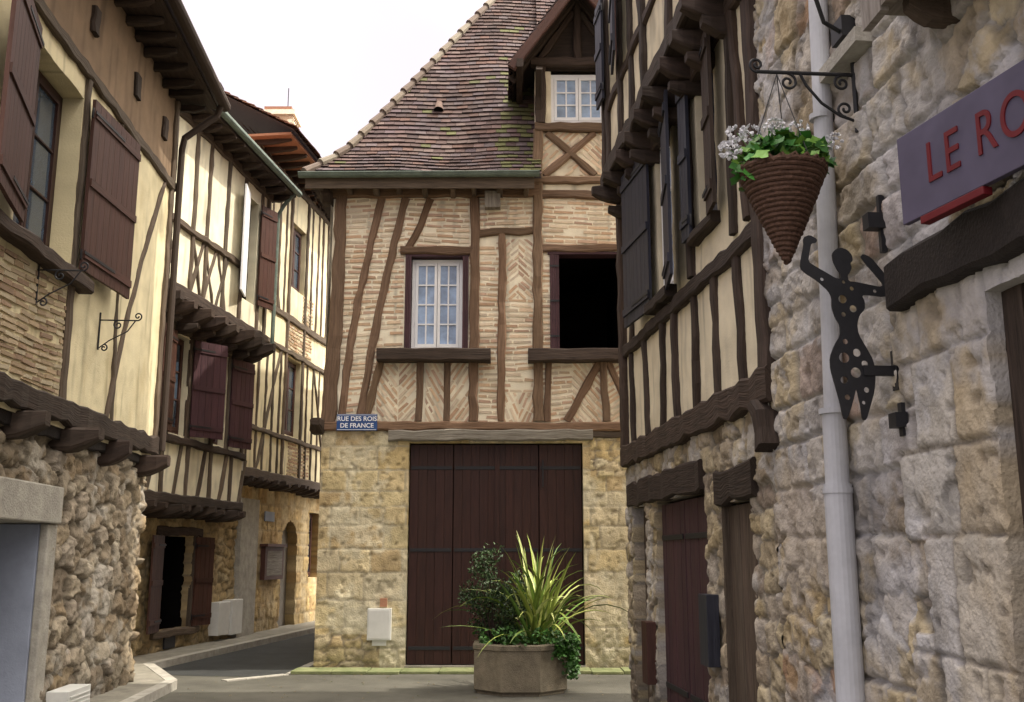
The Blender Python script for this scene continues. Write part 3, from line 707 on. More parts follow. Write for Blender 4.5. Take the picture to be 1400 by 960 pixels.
def leaf(B,p,d,n,L,w,c,m=None):
    d=d.normalized();x=d.cross(n)
    if x.length<1e-3:x=Vector((1,0,0))
    x.normalize();nn=x.cross(d)
    p=Vector(p)
    P=[p,p+d*L*.35+x*w*.5+nn*.15*w,p+d*L*.75+x*w*.38,p+d*L,p+d*L*.75-x*w*.38,p+d*L*.35-x*w*.5+nn*.15*w]
    B.face([P[0],P[1],P[2],P[3]],m or M_leaf,None,c);B.face([P[0],P[3],P[4],P[5]],m or M_leaf,None,tuple(v*.9 for v in c))
B=MB();cc=Vector(F.W(bo,3.62,0))
def gleaf(p,r,c):
    n=(Vector((R.uniform(-1,1),R.uniform(-1.4,.6),R.uniform(.2,1.2)))).normalized();x=n.orthogonal().normalized();y=n.cross(x)
    ring=[]
    for i in range(9):
        a=i*2*math.pi/9;q=r*(.85+.15*math.cos(a*4.5)+R.uniform(-.06,.06));
        if i==0:q=r*.35
        ring.append(p+x*q*math.cos(a)+y*q*math.sin(a)+n*(.25*q*R.uniform(.6,1)))
    for i in range(9): B.face([p,ring[i],ring[(i+1)%9]],M_leaf,None,c,True)
for i in range(240):
    v=rv();p=cc+Vector((v.x*.28,v.y*.22,abs(v.z)*.2-.02));
    if v.x<-.5 and R.random()<.6:p.z-=R.uniform(0,.09)
    g=R.uniform(.5,1.4);c=(.05*g,.19*g,.03*g) if R.random()<.65 else (.14*g,.30*g,.04*g)
    tube(B,[cc+Vector((v.x*.05,v.y*.05,-.03)),(cc+p)/2+Vector((0,0,.02)),p],.003,M_leaf,4,(.1,.2,.05),False)
    gleaf(p,R.uniform(.03,.055),c)
B.build('geranium_leaves',HB)
B=MB()
for (dx,dz,dy) in ((-.23,.20,0),(-.26,.14,.08),(-.15,.22,.05),(-.05,.2,-.08),(.1,.22,0),(.29,.17,.04),(-.28,.08,-.05)):
    c0=cc+Vector((dx,dy,dz));tube(B,[cc+Vector((dx*.4,dy*.4,0)),c0],.003,M_leaf,4,(.1,.2,.05),False)
    for i in range(30):
        v=rv().normalized();p=c0+Vector((v.x*.042,v.y*.042,v.z*.03))
        for k in range(3):
            d=(v+rv()*.9);leaf(B,p,d,v,.024,.02,(.78,.78,.82))
B.build('white_blossoms',HB)
SS=empty('wrought_iron_woman_sign');F=perp(FR,5.0)
def uv2(u,v): return ((1235-u)/272-.045, 3.18-(v-325)*.93/250)
body=[(1147,371),(1142,360),(1141,349),(1147,342),(1155,340),(1163,343),(1169,350),(1170,358),(1166,362),(1168,368),(1164,376),(1161,379),(1162,387),
 (1174,388),(1190,391),(1205,394),(1211,391),(1198,374),(1187,361),(1181,352),(1185,348),(1196,353),(1208,368),(1220,384),(1226,394),(1223,403),(1210,408),(1192,406),(1179,406),
 (1183,415),(1182,426),(1174,434),(1170,446),(1171,460),(1180,477),(1189,494),(1191,514),(1188,536),(1181,556),(1174,575),(1168,575),(1167,556),(1163,532),(1160,542),(1154,560),(1147,575),(1142,573),(1139,552),(1134,530),(1129,508),(1129,492),(1136,476),(1145,462),(1146,448),(1140,438),(1136,424),(1137,410),(1133,401),
 (1118,387),(1102,377),(1095,370),(1097,357),(1102,338),(1102,327),(1111,323),(1122,329),(1120,334),(1113,335),(1110,346),(1107,361),(1118,368),(1134,377),(1144,383),(1151,384),(1151,376)]
holes=[(1152,412,7),(1152,433,4),(1166,425,6),(1155,388,3),(1166,397,3.5),(1152,470,4.5),(1167,485,6.5),(1149,492,8.5),(1164,512,8.5),(1147,522,6),(1177,500,5.5),(1177,535,4.5),(1150,545,4.5),(1125,385,3),(1198,400,3),(1172,552,3)]
cu=bpy.data.curves.new('woman','CURVE');cu.dimensions='2D';cu.fill_mode='BOTH';cu.extrude=.004
def addp(pts):
    sp=cu.splines.new('POLY');sp.points.add(len(pts)-1)
    for i,(a,b) in enumerate(pts): sp.points[i].co=(a,b,0,1)
    sp.use_cyclic_u=True
def smooth(p):
    o=[]
    for i in range(len(p)):
        a=p[i];b=p[(i+1)%len(p)];o+=[(a[0]*.8+b[0]*.2,a[1]*.8+b[1]*.2),(a[0]*.2+b[0]*.8,a[1]*.2+b[1]*.8)]
    return o
addp(smooth([uv2(*p) for p in body]))
for (u,v,r) in holes:
    c=uv2(u,v);r=r/272*.85;addp([(c[0]+r*math.cos(a*math.pi/8),c[1]+r*math.sin(a*math.pi/8)) for a in range(16)])
ob=bpy.data.objects.new('tmp',cu);bpy.context.scene.collection.objects.link(ob)
dg=bpy.context.evaluated_depsgraph_get();me=bpy.data.meshes.new_from_object(ob.evaluated_get(dg));bpy.data.objects.remove(ob)
for v in me.vertices: v.co=Vector(F.W(v.co.x,v.co.y,v.co.z))
me.materials.clear();me.materials.append(M_iron);link('figure_plate',me,SS)
B=MB();box(B,F,.0,.18,2.47,2.52,-.012,.012,M_iron);box(B,F,.0,.02,2.4,2.6,-.03,.03,M_iron)
B.build('wall_bracket',SS)
SG=empty('shop_sign');
a=Vector((1.677,4.2));b=Vector((1.955,3.13));Fg=Fr(tuple(a),tuple(b-a),1);Fg.n=(Fg.d[1],-Fg.d[0]);Ls=(b-a).length
B=MB();box(B,Fg,0,Ls,2.99,3.38,-.03,.0,M_sign);box(B,Fg,.12,.5,2.955,2.988,-.04,.004,M_red)
box(B,Fg,.1,.14,3.2,3.24,-.32,-.03,M_iron);box(B,Fg,.8,.84,3.2,3.24,-.3,-.03,M_iron)
B.build('board',SG,.003)
ang=math.atan2(Fg.d[1],Fg.d[0])
p=Fg.W(.55,3.185,.003);text("LE ROY",.25,p,(rad(90),0,ang),M_red,SG,'lettering',.003,.8,1.15,.0)

# ================================================================ NEAR LEFT HOUSE
H=empty('timber_framed_house')
lst=[(.26,.21,.16),(.36,.31,.24),(.20,.15,.10),(.42,.37,.30),(.3,.22,.13),(.38,.34,.30)]
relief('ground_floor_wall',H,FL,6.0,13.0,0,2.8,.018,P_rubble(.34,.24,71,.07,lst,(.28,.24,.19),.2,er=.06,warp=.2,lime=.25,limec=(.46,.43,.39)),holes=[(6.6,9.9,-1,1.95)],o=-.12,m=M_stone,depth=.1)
relief('upper_infill',H,FL,5.5,13.0,2.8,6.4,.035,P_plaster((.66,.58,.38),73,.016,(.42,.33,.17),.5),holes=[(8.3,9.65,4.32,6.12)],m=M_plaster,depth=.3)
relief('frieze',H,FL,5.5,13.0,6.4,7.75,.05,P_plaster((.24,.165,.105),75,.01,(.17,.11,.07),.4),m=M_frieze)
B=MB();bricks(B,FL,6.8,9.62,3.1,4.12,3,.062,.036,.24,cols=[(.38,.28,.18),(.44,.34,.23),(.32,.22,.15),(.48,.40,.28)],o=.004)
B.build('brick_infill',H)
B=MB();bm=lambda p0,p1,w,o1=.04,**k:beam(B,FL,p0,p1,w,-.02,o1,k.pop('m',M_oakG),**k)
bm((5.5,2.95),(13.02,2.95),.22,.08,m=M_oakD,wob=.02);bm((5.5,6.4),(13.0,6.42),.13,.05)
bm((9.72,3.06),(9.7,4.2),.13);bm((10.8,6.35),(11.22,3.06),.07,.03,bow=.05);bm((12.62,6.35),(11.02,3.06),.08,.035,bow=-.12);bm((12.93,3.06),(12.93,7.6),.12,.05)
bm((5.8,4.22),(9.95,4.24),.13,.14,m=M_oakD);bm((9.72,4.3),(9.72,6.35),.1,.03);bm((7.2,3.06),(7.2,4.2),.13)
for s in (7.6,8.8,10.0,11.3,12.65): joist(B,FL,s,2.7,.24,.26,-.3,.26,M_oakD)
bm((5.5,2.76),(13.0,2.76),.14,-.03,m=M_black)
for s,z in ((11.2,7.0),(12.4,7.0),(9.7,7.0)): beam(B,FL,(s,z-.14),(s,z+.14),.17,0,.05,M_oakD)
B.build('timber_frame',H)
B=MB()
hole_box(B,FL,8.3,9.65,4.32,6.12,-.28,back=1.5);hole_box(B,FL,6.6,9.8,0,1.9,-.8,M_dark,back=.5)
B.build('room_interiors',H)
B=MB()
window(B,FL,8.33,9.62,4.34,6.1,-.2,M_door,M_gld,2,1,3,fw=.07)
shutter(B,FL,9.72,10.92,4.36,6.15,.06,M_shut,5,'a',th=.035);shutter(B,FL,7.2,8.28,4.36,6.15,.06,M_shut,12,'b',th=.035)
B.build('windows_and_shutters',H,.003)
B=MB()
box(B,FL,6.2,10.02,1.9,2.25,-.82,.0,M_lint);box(B,FL,9.8,10.04,0,1.895,-.12,-.04,M_lint);box(B,FL,9.8,10.0,0,1.895,-.82,-.122,M_pdoor)
B.build('stone_door_surround',H,.015)
B=MB()
for j in range(8): box(B,FL,8.05+j*.215,8.05+(j+1)*.215-.006,0,1.9,-.78,-.74,M_blue)
tube(B,[FL.W(9.4,.9,-.7),FL.W(9.4,1.5,-.7)],.012,M_iron,8)
B.build('door',H,.003)
B=MB();box(B,FL,10.12,10.75,.03,.34,-.05,.16,M_whiteb)
for i in range(6): box(B,FL,10.16,10.71,.07+i*.04,.09+i*.04,.16,.17,M_whiteb)
B.build('vent_cabinet',H,.006)
B=MB()
box(B,FL,5.5,13.15,7.62,7.66,-.1,.5,M_oakD)
for i in range(20): joist(B,FL,5.6+i*.39,7.56,.09,.1,0,.42,M_oakD)
tube(B,[FL.W(5.3,7.72,.58),FL.W(13.25,7.7,.58)],.075,M_oakD,12)
tube(B,[FL.W(13.1,7.68,.56),FL.W(13.12,7.5,.5),FL.W(13.05,7.3,.3),FL.W(13.0,7.12,.12),FL.W(12.98,6.95,.1),FL.W(12.98,5,.1),FL.W(12.98,2.9,.1)],.045,M_oakD,10)
B.build('eaves_and_gutter',H)
B=MB()
o=FL.W(5.3,0,.6);tiles(B,(o[0],o[1],7.72),FL.d,(-FL.n[0],-FL.n[1]),0,8.0,lambda t:(t*.85,t*.52),4.5,exp=.2,tw=.2)
B.build('tiled_roof',H)
B=MB();W=FL.W
B.face([W(13.0,0,-.13),W(13.0,7.7,-.02),W(13.0,7.7,-8),W(13.0,0,-8)],M_mortar);B.face([W(13.0,2.8,.0),W(13.0,7.7,0),W(13.0,7.7,-.2),W(13,2.8,-.2)],M_mortar)
B.face([W(13.0,7.7,-.0),W(13.0,7.7,-8),W(13.0,10,-4)],M_mortar)
B.build('end_wall',H)
for (s,z) in ((8.9,4.12),(10.6,4.05)):
    F=perp(FL,s);B=MB()
    tube(B,[F.W(.0,z,0),F.W(.4,z,0)],.008,M_iron,6);spiral(B,F,.4,z+.045,.045,1.3,-math.pi/2,0);spiral(B,F,.2,z-.05,.05,1.3,math.pi/2,0,rev=1)
    tube(B,[F.W(.02,z-.3,0),F.W(.12,z-.22,0),F.W(.3,z-.12,0),F.W(.38,z,0)],.007,M_iron,6);tube(B,[F.W(.01,z-.32,0),F.W(.01,z+.08,0)],.01,M_iron,6)
    spiral(B,F,.07,z-.3,.04,1.2,math.pi/2,0,rev=-1)
    B.build('scroll_bracket',H)

# ================================================================ SECOND LEFT HOUSE (jettied twice)
H=empty('timber_framed_house')
warm=[(.46,.34,.18),(.56,.44,.26),(.40,.29,.16),(.60,.50,.33)]
relief('ground_floor_wall',H,FA,-2.6,3.55,-.05,2.35,.03,P_rubble(.3,.18,81,.04,warm,(.46,.38,.26)),holes=[(.45,1.65,.42,1.92)],m=M_stone,depth=.14)
cr1=(.84,.78,.60)
relief('first_floor_infill',H,FA,-2.2,2.7,2.4,5.3,.06,P_plaster(cr1,83,.01),holes=[(-.42,.22,3.5,5.1),(1.3,1.8,3.5,5.1)],o=.4,m=M_plaster,depth=.15)
relief('top_floor_infill',H,FA,-2.3,2.6,5.45,8.5,.06,P_plaster(cr1,85,.01),holes=[(1.42,2.0,6.12,8.05)],o=.75,m=M_plaster,depth=.15)
B=MB()
def bb(o,p0,p1,w,e=.04,m=None,**k): beam(B,FA,p0,p1,w,o-.02,o+e,m or M_oakG,**k)
bb(.4,(-2.2,2.48),(2.72,2.48),.16,.06,M_oakD);bb(.4,(-2.2,3.4),(2.72,3.4),.12,.08,M_oakD);bb(.4,(-2.2,5.2),(2.7,5.2),.14,.05)
for i,s in enumerate([-1.9,-1.45,-1.0,-.55,-.1,.35,.8,1.25,1.7,2.15,2.6]): bb(.4,(s,2.55),(s+(.0 if i%2 else .22),3.35),.09,.04)
for s in (-1.0,-.5,.28,1.22,1.88,2.62): bb(.4,(s,3.45),(s,5.15),.12)
bb(.75,(-2.3,5.58),(2.62,5.58),.2,.07,M_oakD);bb(.75,(-2.3,8.4),(2.6,8.4),.16,.05);bb(.75,(-2.3,6.62),(1.2,6.66),.12,.07)
for s in (-2.2,-1.6,-.7,-.2,.55,1.3,2.12,2.52): bb(.75,(s,5.65),(s+R.uniform(-.05,.05),8.35),.1)
for s in (-1.6,-.7,-.2,.3): bb(.75,(s,5.65),(s+.4,6.6),.08,.03);bb(.75,(s+.4,5.65),(s,6.6),.08,.025)
for i in range(9): joist(B,FA,-2.0+i*.56,5.36,.2,.26,.3,1.0,M_oakD);joist(B,FA,-2.0+i*.56,5.18,.16,.14,.3,.75,M_oakD)
for i in range(11): joist(B,FA,-2.0+i*.46,2.3,.17,.2,-.1,.58,M_oakD)
for s in (.35,1.7): beam(B,FA,(s,.3),(s+.02,2.0),.13,-.02,.05,M_oakG)
beam(B,FA,(.2,2.0),(1.95,2.0),.15,-.02,.06,M_oakD);beam(B,FA,(.2,.36),(1.95,.36),.12,-.02,.1,M_oakG)
B.build('timber_frame',H)
B=MB();W=FA.W
hole_box(B,FA,.45,1.65,.42,1.92,-.12);hole_box(B,FA,-.42,.22,3.5,5.1,.26);hole_box(B,FA,1.3,1.8,3.5,5.1,.26);hole_box(B,FA,1.42,2.0,6.12,8.05,.61,back=.5)
B.face([W(-2.3,5.47,.3),W(2.65,5.47,.3),W(2.65,5.47,.8),W(-2.3,5.47,.8)],M_oakD);B.face([W(-2.3,2.4,-.1),W(2.7,2.4,-.1),W(2.7,2.4,.42),W(-2.3,2.4,.42)],M_oakD)
B.build('room_interiors',H)
B=MB()
shutter(B,FA,-1.05,-.45,3.5,5.1,.46,M_shut,8,'b');shutter(B,FA,.25,.9,3.5,5.1,.46,M_purp,30,'a');shutter(B,FA,.95,1.28,3.5,5.1,.46,M_purp,20,'b');shutter(B,FA,1.85,2.5,3.5,5.1,.46,M_purp,15,'a')
shutter(B,FA,.85,1.4,6.12,8.05,.8,M_white,14,'b',False);shutter(B,FA,2.02,2.5,6.12,8.05,.8,M_shut,15,'a')
shutter(B,FA,-.25,.43,.42,1.92,.05,M_shut,12,'b');shutter(B,FA,1.68,2.2,.42,1.92,.05,M_shut,12,'a')
window(B,FA,-.4,.2,3.52,5.08,.3,M_shut,M_gld,2,1,3);window(B,FA,1.32,1.78,3.52,5.08,.3,M_shut,M_gld,1,1,3)
B.build('windows_and_shutters',H,.003)
B=MB();box(B,FA,2.5,3.0,.2,.78,0,.2,M_whiteb);box(B,FA,3.1,3.62,.17,.8,0,.2,M_whiteb);box(B,FA,.7,1.1,.12,.32,.03,.06,M_iron)
B.build('meter_cabinets',H,.01)
B=MB()
B.face([W(2.72,2.35,.42),W(2.72,5.4,.42),W(2.72,5.4,-.3),W(2.72,2.35,-.3)],M_mortar)
B.face([W(2.62,5.4,.77),W(2.62,8.7,.77),W(2.62,8.7,-.3),W(2.62,5.4,-.3)],M_mortar)
B.face([W(-2.6,-.05,0),W(-2.6,2.4,0),W(-2.6,2.4,-8),W(-2.6,-.05,-8)],M_mortar);B.face([W(-2.25,2.4,.4),W(-2.25,5.4,.4),W(-2.25,5.4,-8),W(-2.25,2.4,-8)],M_mortar);B.face([W(-2.3,5.4,.75),W(-2.3,8.6,.75),W(-2.3,8.6,-8),W(-2.3,5.4,-8)],M_mortar)
B.build('end_walls',H)
B=MB()
box(B,FA,-2.4,2.9,8.5,8.55,.3,1.15,M_oakD)
for i in range(13): joist(B,FA,-2.3+i*.42,8.45,.09,.12,.7,1.13,M_oakD)
tube(B,[W(-2.4,8.6,1.2),W(2.95,8.58,1.2)],.06,M_zinc,10);tube(B,[W(2.8,8.58,1.18),W(2.78,8.3,.95),W(2.75,8.1,.86),W(2.74,5.5,.86)],.04,M_zinc,8)
o=W(-2.5,0,1.2);tiles(B,(o[0],o[1],8.62),FA.d,(-FA.n[0],-FA.n[1]),0,5.5,lambda t:(t*.88,t*.47),4,exp=.2,tw=.2,cols=[(.30,.14,.09),(.35,.19,.12),(.2,.11,.08),(.26,.17,.13)])
B.build('tiled_roof',H)

# ================================================================ THIRD LEFT HOUSE
H=empty('timber_framed_house')
arch=lambda s,z:((s>6.15)&(s<7.15)&(z<1.85))|((np.hypot(s-6.65,z-1.85)<.5)&(z>=1.85))
relief('ground_floor_wall',H,FA,3.55,15,-.05,3.1,.035,P_ashlar(.28,.45,91,.025,[(.54,.39,.18),(.62,.47,.25),(.48,.33,.16),(.59,.48,.3)],(.46,.36,.22),.02,.012,.2,(.57,.47,.32)),holes=[(7.95,8.8,1.1,2.6),(11,12,0,2.2)],m=M_stone,depth=.25,cut=arch)
relief('upper_infill',H,FA,2.85,15,3.05,9.7,.07,P_plaster((.80,.72,.50),93,.01,(.5,.38,.2),.4),holes=[(5.0,5.95,7.3,8.75),(4.95,5.95,4.1,5.75),(9.5,10.3,4.1,5.6)],o=.35,m=M_plaster,depth=.15)
B=MB();bricks(B,FA,5.3,6.7,3.25,3.98,0,.075,.04,.24,o=.352,k=.8);bricks(B,FA,4.9,6.6,5.95,6.5,0,.075,.04,.24,o=.352,k=.8);bricks(B,FA,5.9,6.6,6.6,7.3,0,.075,.04,.24,o=.352,k=.8);B.build('brick_infill',H)
B=MB()
for zz,w in ((3.15,.2),(4.02,.1),(5.85,.12),(6.58,.16),(9.55,.16)): bb(.35,(2.85,zz),(15,zz),w,.05,M_oakG)
s=2.95
while s<15:
    for (a,b) in ((3.25,5.8),(6.65,9.5)):
        if not(4.85<s<6.05): bb(.35,(s,a),(s+R.uniform(-.08,.08),b),.08,.03)
    s+=R.uniform(.36,.5)
for s in (4.92,6.02): bb(.35,(s,3.25),(s,9.5),.11,.045)
bb(.35,(3.5,3.25),(4.6,5.8),.09,.03);bb(.35,(7.9,3.25),(6.8,5.8),.09,.03);bb(.35,(3.2,9.4),(4.4,6.6),.09,.03)
for i in range(28): joist(B,FA,3.2+i*.42,3.02,.15,.16,-.1,.5,M_oakD)
B.build('timber_frame',H)
B=MB()
for q in ((5.0,5.95,7.3,8.75),(4.95,5.95,4.1,5.75),(9.5,10.3,4.1,5.6)): hole_box(B,FA,*q,.21,back=.5);window(B,FA,q[0]+.02,q[1]-.02,q[2]+.02,q[3]-.02,.24,M_shut,M_gld,2,1,3)
hole_box(B,FA,7.95,8.8,1.1,2.6,-.22,back=.5);hole_box(B,FA,11,12,0,2.2,-.22,back=.5);hole_box(B,FA,6.1,7.2,0,2.4,-.24,back=.4);window(B,FA,7.97,8.78,1.12,2.58,-.18,M_shut,M_gld)
box(B,FA,6.15,7.15,0,2.4,-.24,-.2,M_oakS)
B.build('windows',H)
B=MB();box(B,FA,4.85,5.95,1.12,1.78,.04,.14,M_shut);box(B,FA,4.95,5.85,1.2,1.7,.14,.145,M_oakS);box(B,FA,4.8,6.0,1.78,1.84,.03,.2,M_shut)
box(B,FA,4.95,5.5,2.3,2.5,.04,.06,M_pdoor);box(B,FA,9.0,9.5,.2,.75,.02,.16,M_whiteb);box(B,FA,3.55,4.45,0,2.7,.0,.12,M_lint)
B.build('menu_board_and_fittings',H,.006)
B=MB()
box(B,FA,2.6,15,9.7,9.75,.2,1.1,M_brick,(.35,.17,.1))
for i in range(30): joist(B,FA,2.8+i*.42,9.65,.1,.12,.3,1.05,M_oakD)
o=W(2.5,0,1.2);tiles(B,(o[0],o[1],9.8),FA.d,(-FA.n[0],-FA.n[1]),0,12.5,lambda t:(t*.88,t*.47),3,exp=.2,tw=.22,cols=[(.30,.14,.09),(.35,.19,.12),(.2,.11,.08),(.26,.17,.13)])
B.face([W(2.85,3.05,.35),W(2.85,9.7,.35),W(2.85,9.7,-8),W(2.85,3.05,-8)],M_mortar);B.face([W(15,0,.35),W(15,9.7,.35),W(15,9.7,-8),W(15,0,-8)],M_mortar)
B.build('tiled_roof',H)
B=MB();Fc=Fr((-6.2,23.7),(1,0),-1)
box(B,Fc,0,.78,9,12.3,-.7,0,M_mortar);bricks(B,Fc,0,.78,9,12.3,0,.085,.065,.24,o=.0,k=.7);Fc2=Fr((-5.42,23.7),(0,1),1);bricks(B,Fc2,0,.7,9,12.3,0,.085,.065,.24,o=0,k=.7)
box(B,Fc,-.06,.84,12.3,12.42,-.76,.06,M_mortar);box(B,Fc,.05,.73,12.42,12.55,-.65,-.05,M_brick,(.3,.15,.1))
tube(B,[(-5.6,23.9,12.5),(-5.6,23.9,13.1)],.012,M_iron,6)
B.build('brick_chimney',H)

# ================================================================ GROUND
B=MB()
g=400;B.face([(-g,-g,0),(g,-g,0),(g,g,0),(-g,g,0)],M_asph);B.build('ground')
B=MB()
B.face([(-6.2,15.0,.004),(-5.2,14.75,.004),(-4.2,14.45,.004),(-3.4,14.4,.004),(-3.0,14.75,.004),(-2.83,15.3,.004),(-2.83,40,.004),(-6.2,40,.004)],M_road);B.build('road')  # lane asphalt sheet with its shade put into the colour
B=MB()
poly_in=[FL.W(2,0,-.3)[:2],FL.W(13.0,0,-.3)[:2],FA.W(-2.6,0,-.1)[:2],FA.W(15,0,-.1)[:2]]
poly_out=[FL.W(2,0,.4)[:2],FL.W(13.1,0,.3)[:2],FA.W(-1.2,0,.65)[:2],FA.W(15,0,.7)[:2]]
for i in range(3):
    a,b=poly_in[i],poly_in[i+1];c,d=poly_out[i+1],poly_out[i]
    z=.1
    B.face([(*a,z),(*b,z),(*c,z),(*d,z)],M_pave)
B.build('pavement')
B=MB()
for i in range(3):
    a=Vector(poly_out[i]);b=Vector(poly_out[i+1]);L=(b-a).length;f=Fr(tuple(a),tuple(b-a),-1);s=0
    while s<L:
        e=min(s+.9,L);box(B,f,s+.004,e-.004,-.05,.105+R.uniform(-.003,.003),-.002,.14,M_lint);s+=.9
B.build('kerb',None,.01)
B=MB()
for (a,b,w) in ((-3.05,-1.55,.55),(-1.55,1.1,.5),(1.1,6,.55)):
    x=a
    while x<b:
        e=min(x+R.uniform(.4,.7),b);box(B,FC,x+.004,e-.004,0,.045+R.uniform(-.006,.006),.04,w+R.uniform(-.02,.02),M_moss);x=e
B.build('pavement',None,.008)
B=MB()
for (a,b) in (((-3.05,14.7),(-2.75,22)),((-3.75,13.9),(-3.1,14.65))):
    a=Vector(a);b=Vector(b);L=(b-a).length;f=Fr(tuple(a),tuple(b-a),-1);s=0
    while s<L:
        box(B,f,s+.006,min(s+.3,L)-.006,-.02,.012+R.uniform(-.004,.004),-.07,.07,M_lint);s+=.3
B.build('gutter_channel')

# ================================================================ PLANTER
PL=empty('concrete_planter');cx,cy=.1,12.95
B=MB();n=8
def ring(r,z): return [(cx+r*math.cos(math.pi/8+i*math.pi/4),cy+r*math.sin(math.pi/8+i*math.pi/4),z) for i in range(n)]
rs=[(.56,0),(.56,.02),(.60,.05),(.60,.50),(.615,.51),(.615,.56),(.60,.575),(.54,.575),(.53,.5)]
for (r0,z0),(r1,z1) in zip(rs,rs[1:]):
    A,C=ring(r0,z0),ring(r1,z1)
    for i in range(n): B.face([A[i],A[(i+1)%n],C[(i+1)%n],C[i]],M_conc)
B.face(ring(.53,.5),M_soil)
B.build('octagonal_bowl',PL)
PH=empty('flax_plant');B=MB()
def blade(base,az,lean,L,w,c,g):
    pts=[];p=Vector(base);d=Vector((math.cos(az)*math.sin(lean),math.sin(az)*math.sin(lean),math.cos(lean)));n=9
    side=Vector((-math.sin(az),math.cos(az),0));side=(side+Vector((0,0,R.uniform(-.3,.3)))+Vector((math.cos(az),math.sin(az),0))*R.uniform(-.5,.5)).normalized()
    for i in range(n+1):
        k=i/n;ww=w*(.65+.7*k if k<.4 else .93*(1-((k-.4)/.6)**1.8))
        pts.append((p.copy(),ww,d.copy()));p=p+d*L/n;h=Vector((math.cos(az),math.sin(az),0))
        d=(d+(h*.55-Vector((0,0,1)))*g*k*1.4).normalized()
    for i in range(n):
        (p0,w0,d0),(p1,w1,d1)=pts[i],pts[i+1];nn=d0.cross(side).normalized()*.25
        a,b=p0+side*w0/2+nn*w0,p1+side*w1/2+nn*w1;e,f=p0-side*w0/2+nn*w0,p1-side*w1/2+nn*w1
        B.face([p0,p1,b,a],M_leaf,None,c,True);B.face([e,f,p1,p0],M_leaf,None,tuple(v*.85 for v in c),True)
for i in range(115):
    az=R.uniform(0,2*math.pi);ln=min(abs(R.gauss(0,.5))+.05,1.2);g=R.uniform(.7,1.3)
    c=R.choice([(.20,.30,.05),(.32,.40,.08),(.12,.22,.04),(.52,.56,.22),(.44,.48,.13)]);c=tuple(v*g for v in c)
    blade((cx+.2+R.uniform(-.12,.12),cy+R.uniform(-.12,.12),.5),az,ln,R.uniform(.8,1.55),R.uniform(.045,.075),c,R.uniform(.04,.28)*(1+ln))
B.build('sword_leaves',PH)
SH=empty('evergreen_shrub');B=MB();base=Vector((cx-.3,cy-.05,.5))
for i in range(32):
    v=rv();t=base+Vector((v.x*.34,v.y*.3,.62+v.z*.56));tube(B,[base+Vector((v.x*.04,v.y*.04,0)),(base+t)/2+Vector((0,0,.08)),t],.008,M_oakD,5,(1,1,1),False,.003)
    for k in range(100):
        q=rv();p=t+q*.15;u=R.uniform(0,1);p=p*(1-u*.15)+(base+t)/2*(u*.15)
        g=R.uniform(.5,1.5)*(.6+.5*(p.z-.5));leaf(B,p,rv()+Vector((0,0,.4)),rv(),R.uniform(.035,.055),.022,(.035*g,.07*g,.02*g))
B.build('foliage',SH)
IV=empty('trailing_groundcover');B=MB()
for i in range(1900):
    a=R.uniform(0,2*math.pi);r=.58*math.sqrt(R.random());p=Vector((cx+r*math.cos(a),cy+r*math.sin(a),.56+R.uniform(0,.17)+.04*math.sin(a*5)))
    if R.random()<.5:
        a=R.uniform(-.9,.35);r=.61+R.uniform(0,.1);p=Vector((cx+r*math.cos(a),cy+r*math.sin(a),.64-R.uniform(0,1)**1.3*(.46 if a>-.6 else .2)))
    g=R.uniform(.5,1.5);leaf(B,p,rv()+Vector((0,0,-.1)),Vector((0,-.5,1))+rv()*.6,R.uniform(.04,.06),.045,(.045*g,.13*g,.02*g))
B.build('foliage',IV)
# fallen leaves and grit along wall feet
B=MB()
for i in range(260):
    k=R.random()
    if k<.5: p=Vector((R.uniform(-2.8,1.4),15.15-abs(R.gauss(0,.35)),.052 if R.random()<.7 else .008));p.z=.055 if p.y>14.7 else .008
    else: p=Vector((R.uniform(-4,1.2),R.uniform(12.2,14.6),.008))
    leaf(B,p,Vector((R.uniform(-1,1),R.uniform(-1,1),.1)),Vector((0,0,1)),R.uniform(.02,.05),R.uniform(.012,.03),R.choice([(.16,.10,.04),(.22,.16,.06),(.10,.11,.03)]))
B.build('fallen_leaves')

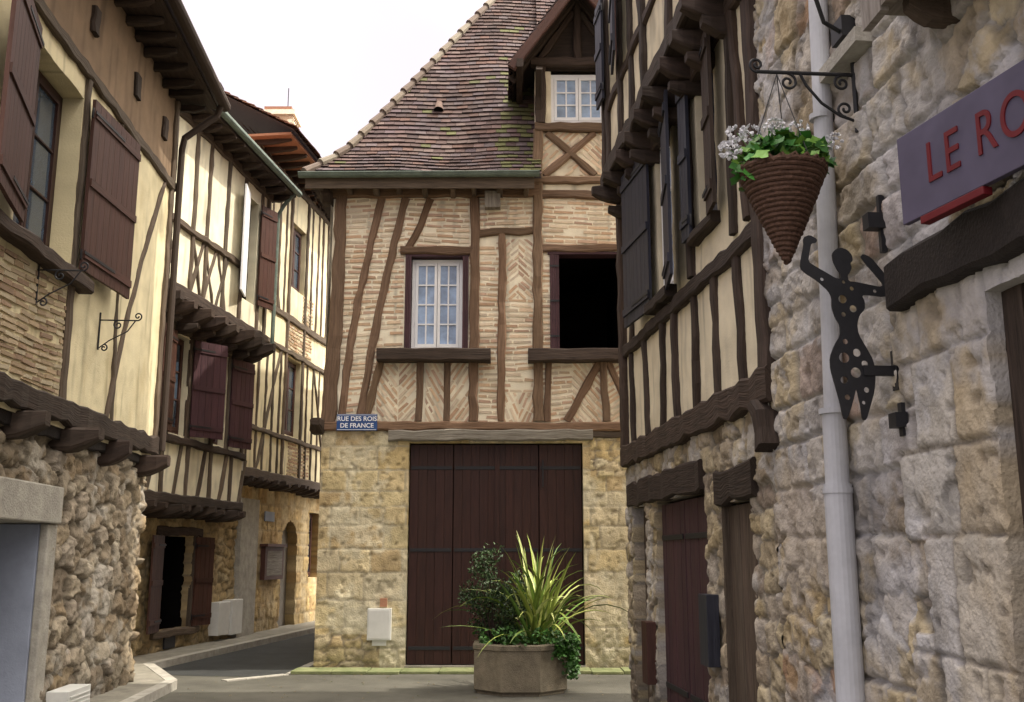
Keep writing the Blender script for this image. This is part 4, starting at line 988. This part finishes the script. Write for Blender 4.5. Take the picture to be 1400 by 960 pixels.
# ================================================================ LIGHT
sc=bpy.context.scene
el,phi=56,-5
v=Vector((math.cos(rad(el))*math.cos(rad(phi)),math.cos(rad(el))*math.sin(rad(phi)),math.sin(rad(el))))
sd=bpy.data.lights.new('sun','SUN');sd.energy=5;sd.angle=rad(.5);sd.color=(1,.92,.78)
so=bpy.data.objects.new('sun',sd);sc.collection.objects.link(so);so.rotation_euler=v.to_track_quat('Z','Y').to_euler()
w=bpy.data.worlds.new("World");sc.world=w;w.use_nodes=True;nt=w.node_tree;N=nt.nodes;L=nt.links
bg=N['Background'];sky=N.new('ShaderNodeTexSky');sky.sky_type='NISHITA';sky.sun_disc=False;sky.sun_elevation=rad(el);sky.sun_rotation=rad(90-phi)
sky.dust_density=4;sky.air_density=1
# pale haze, made far brighter around the sun, out of view, to lift shade
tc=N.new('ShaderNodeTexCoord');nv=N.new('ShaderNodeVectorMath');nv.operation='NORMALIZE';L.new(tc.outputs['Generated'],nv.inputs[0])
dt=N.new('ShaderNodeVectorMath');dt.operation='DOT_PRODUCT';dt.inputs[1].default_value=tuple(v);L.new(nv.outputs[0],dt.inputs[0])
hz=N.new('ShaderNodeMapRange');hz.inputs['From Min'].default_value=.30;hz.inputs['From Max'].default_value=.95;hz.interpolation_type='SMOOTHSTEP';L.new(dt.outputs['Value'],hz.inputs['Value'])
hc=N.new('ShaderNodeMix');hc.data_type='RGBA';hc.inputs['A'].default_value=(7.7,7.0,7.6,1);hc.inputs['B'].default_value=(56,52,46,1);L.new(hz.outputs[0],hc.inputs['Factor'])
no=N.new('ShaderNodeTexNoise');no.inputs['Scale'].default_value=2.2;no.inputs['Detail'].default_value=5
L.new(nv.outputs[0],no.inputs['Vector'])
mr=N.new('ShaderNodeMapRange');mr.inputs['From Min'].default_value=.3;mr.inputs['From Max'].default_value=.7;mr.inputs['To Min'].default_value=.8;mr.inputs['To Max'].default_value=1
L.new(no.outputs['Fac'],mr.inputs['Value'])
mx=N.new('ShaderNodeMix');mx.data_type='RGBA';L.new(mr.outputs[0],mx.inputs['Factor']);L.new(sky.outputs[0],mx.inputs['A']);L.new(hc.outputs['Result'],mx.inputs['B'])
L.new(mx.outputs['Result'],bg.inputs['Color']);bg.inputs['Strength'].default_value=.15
cd=bpy.data.cameras.new('camera');cd.sensor_width=36;cd.lens=36;cd.clip_end=2000;cd.clip_start=.05
co=bpy.data.objects.new('camera',cd);sc.collection.objects.link(co);co.location=(0,0,1.6);co.rotation_euler=(rad(90+11.31),0,0);sc.camera=co
sc.view_settings.view_transform='Standard';sc.view_settings.look='None';sc.view_settings.exposure=0
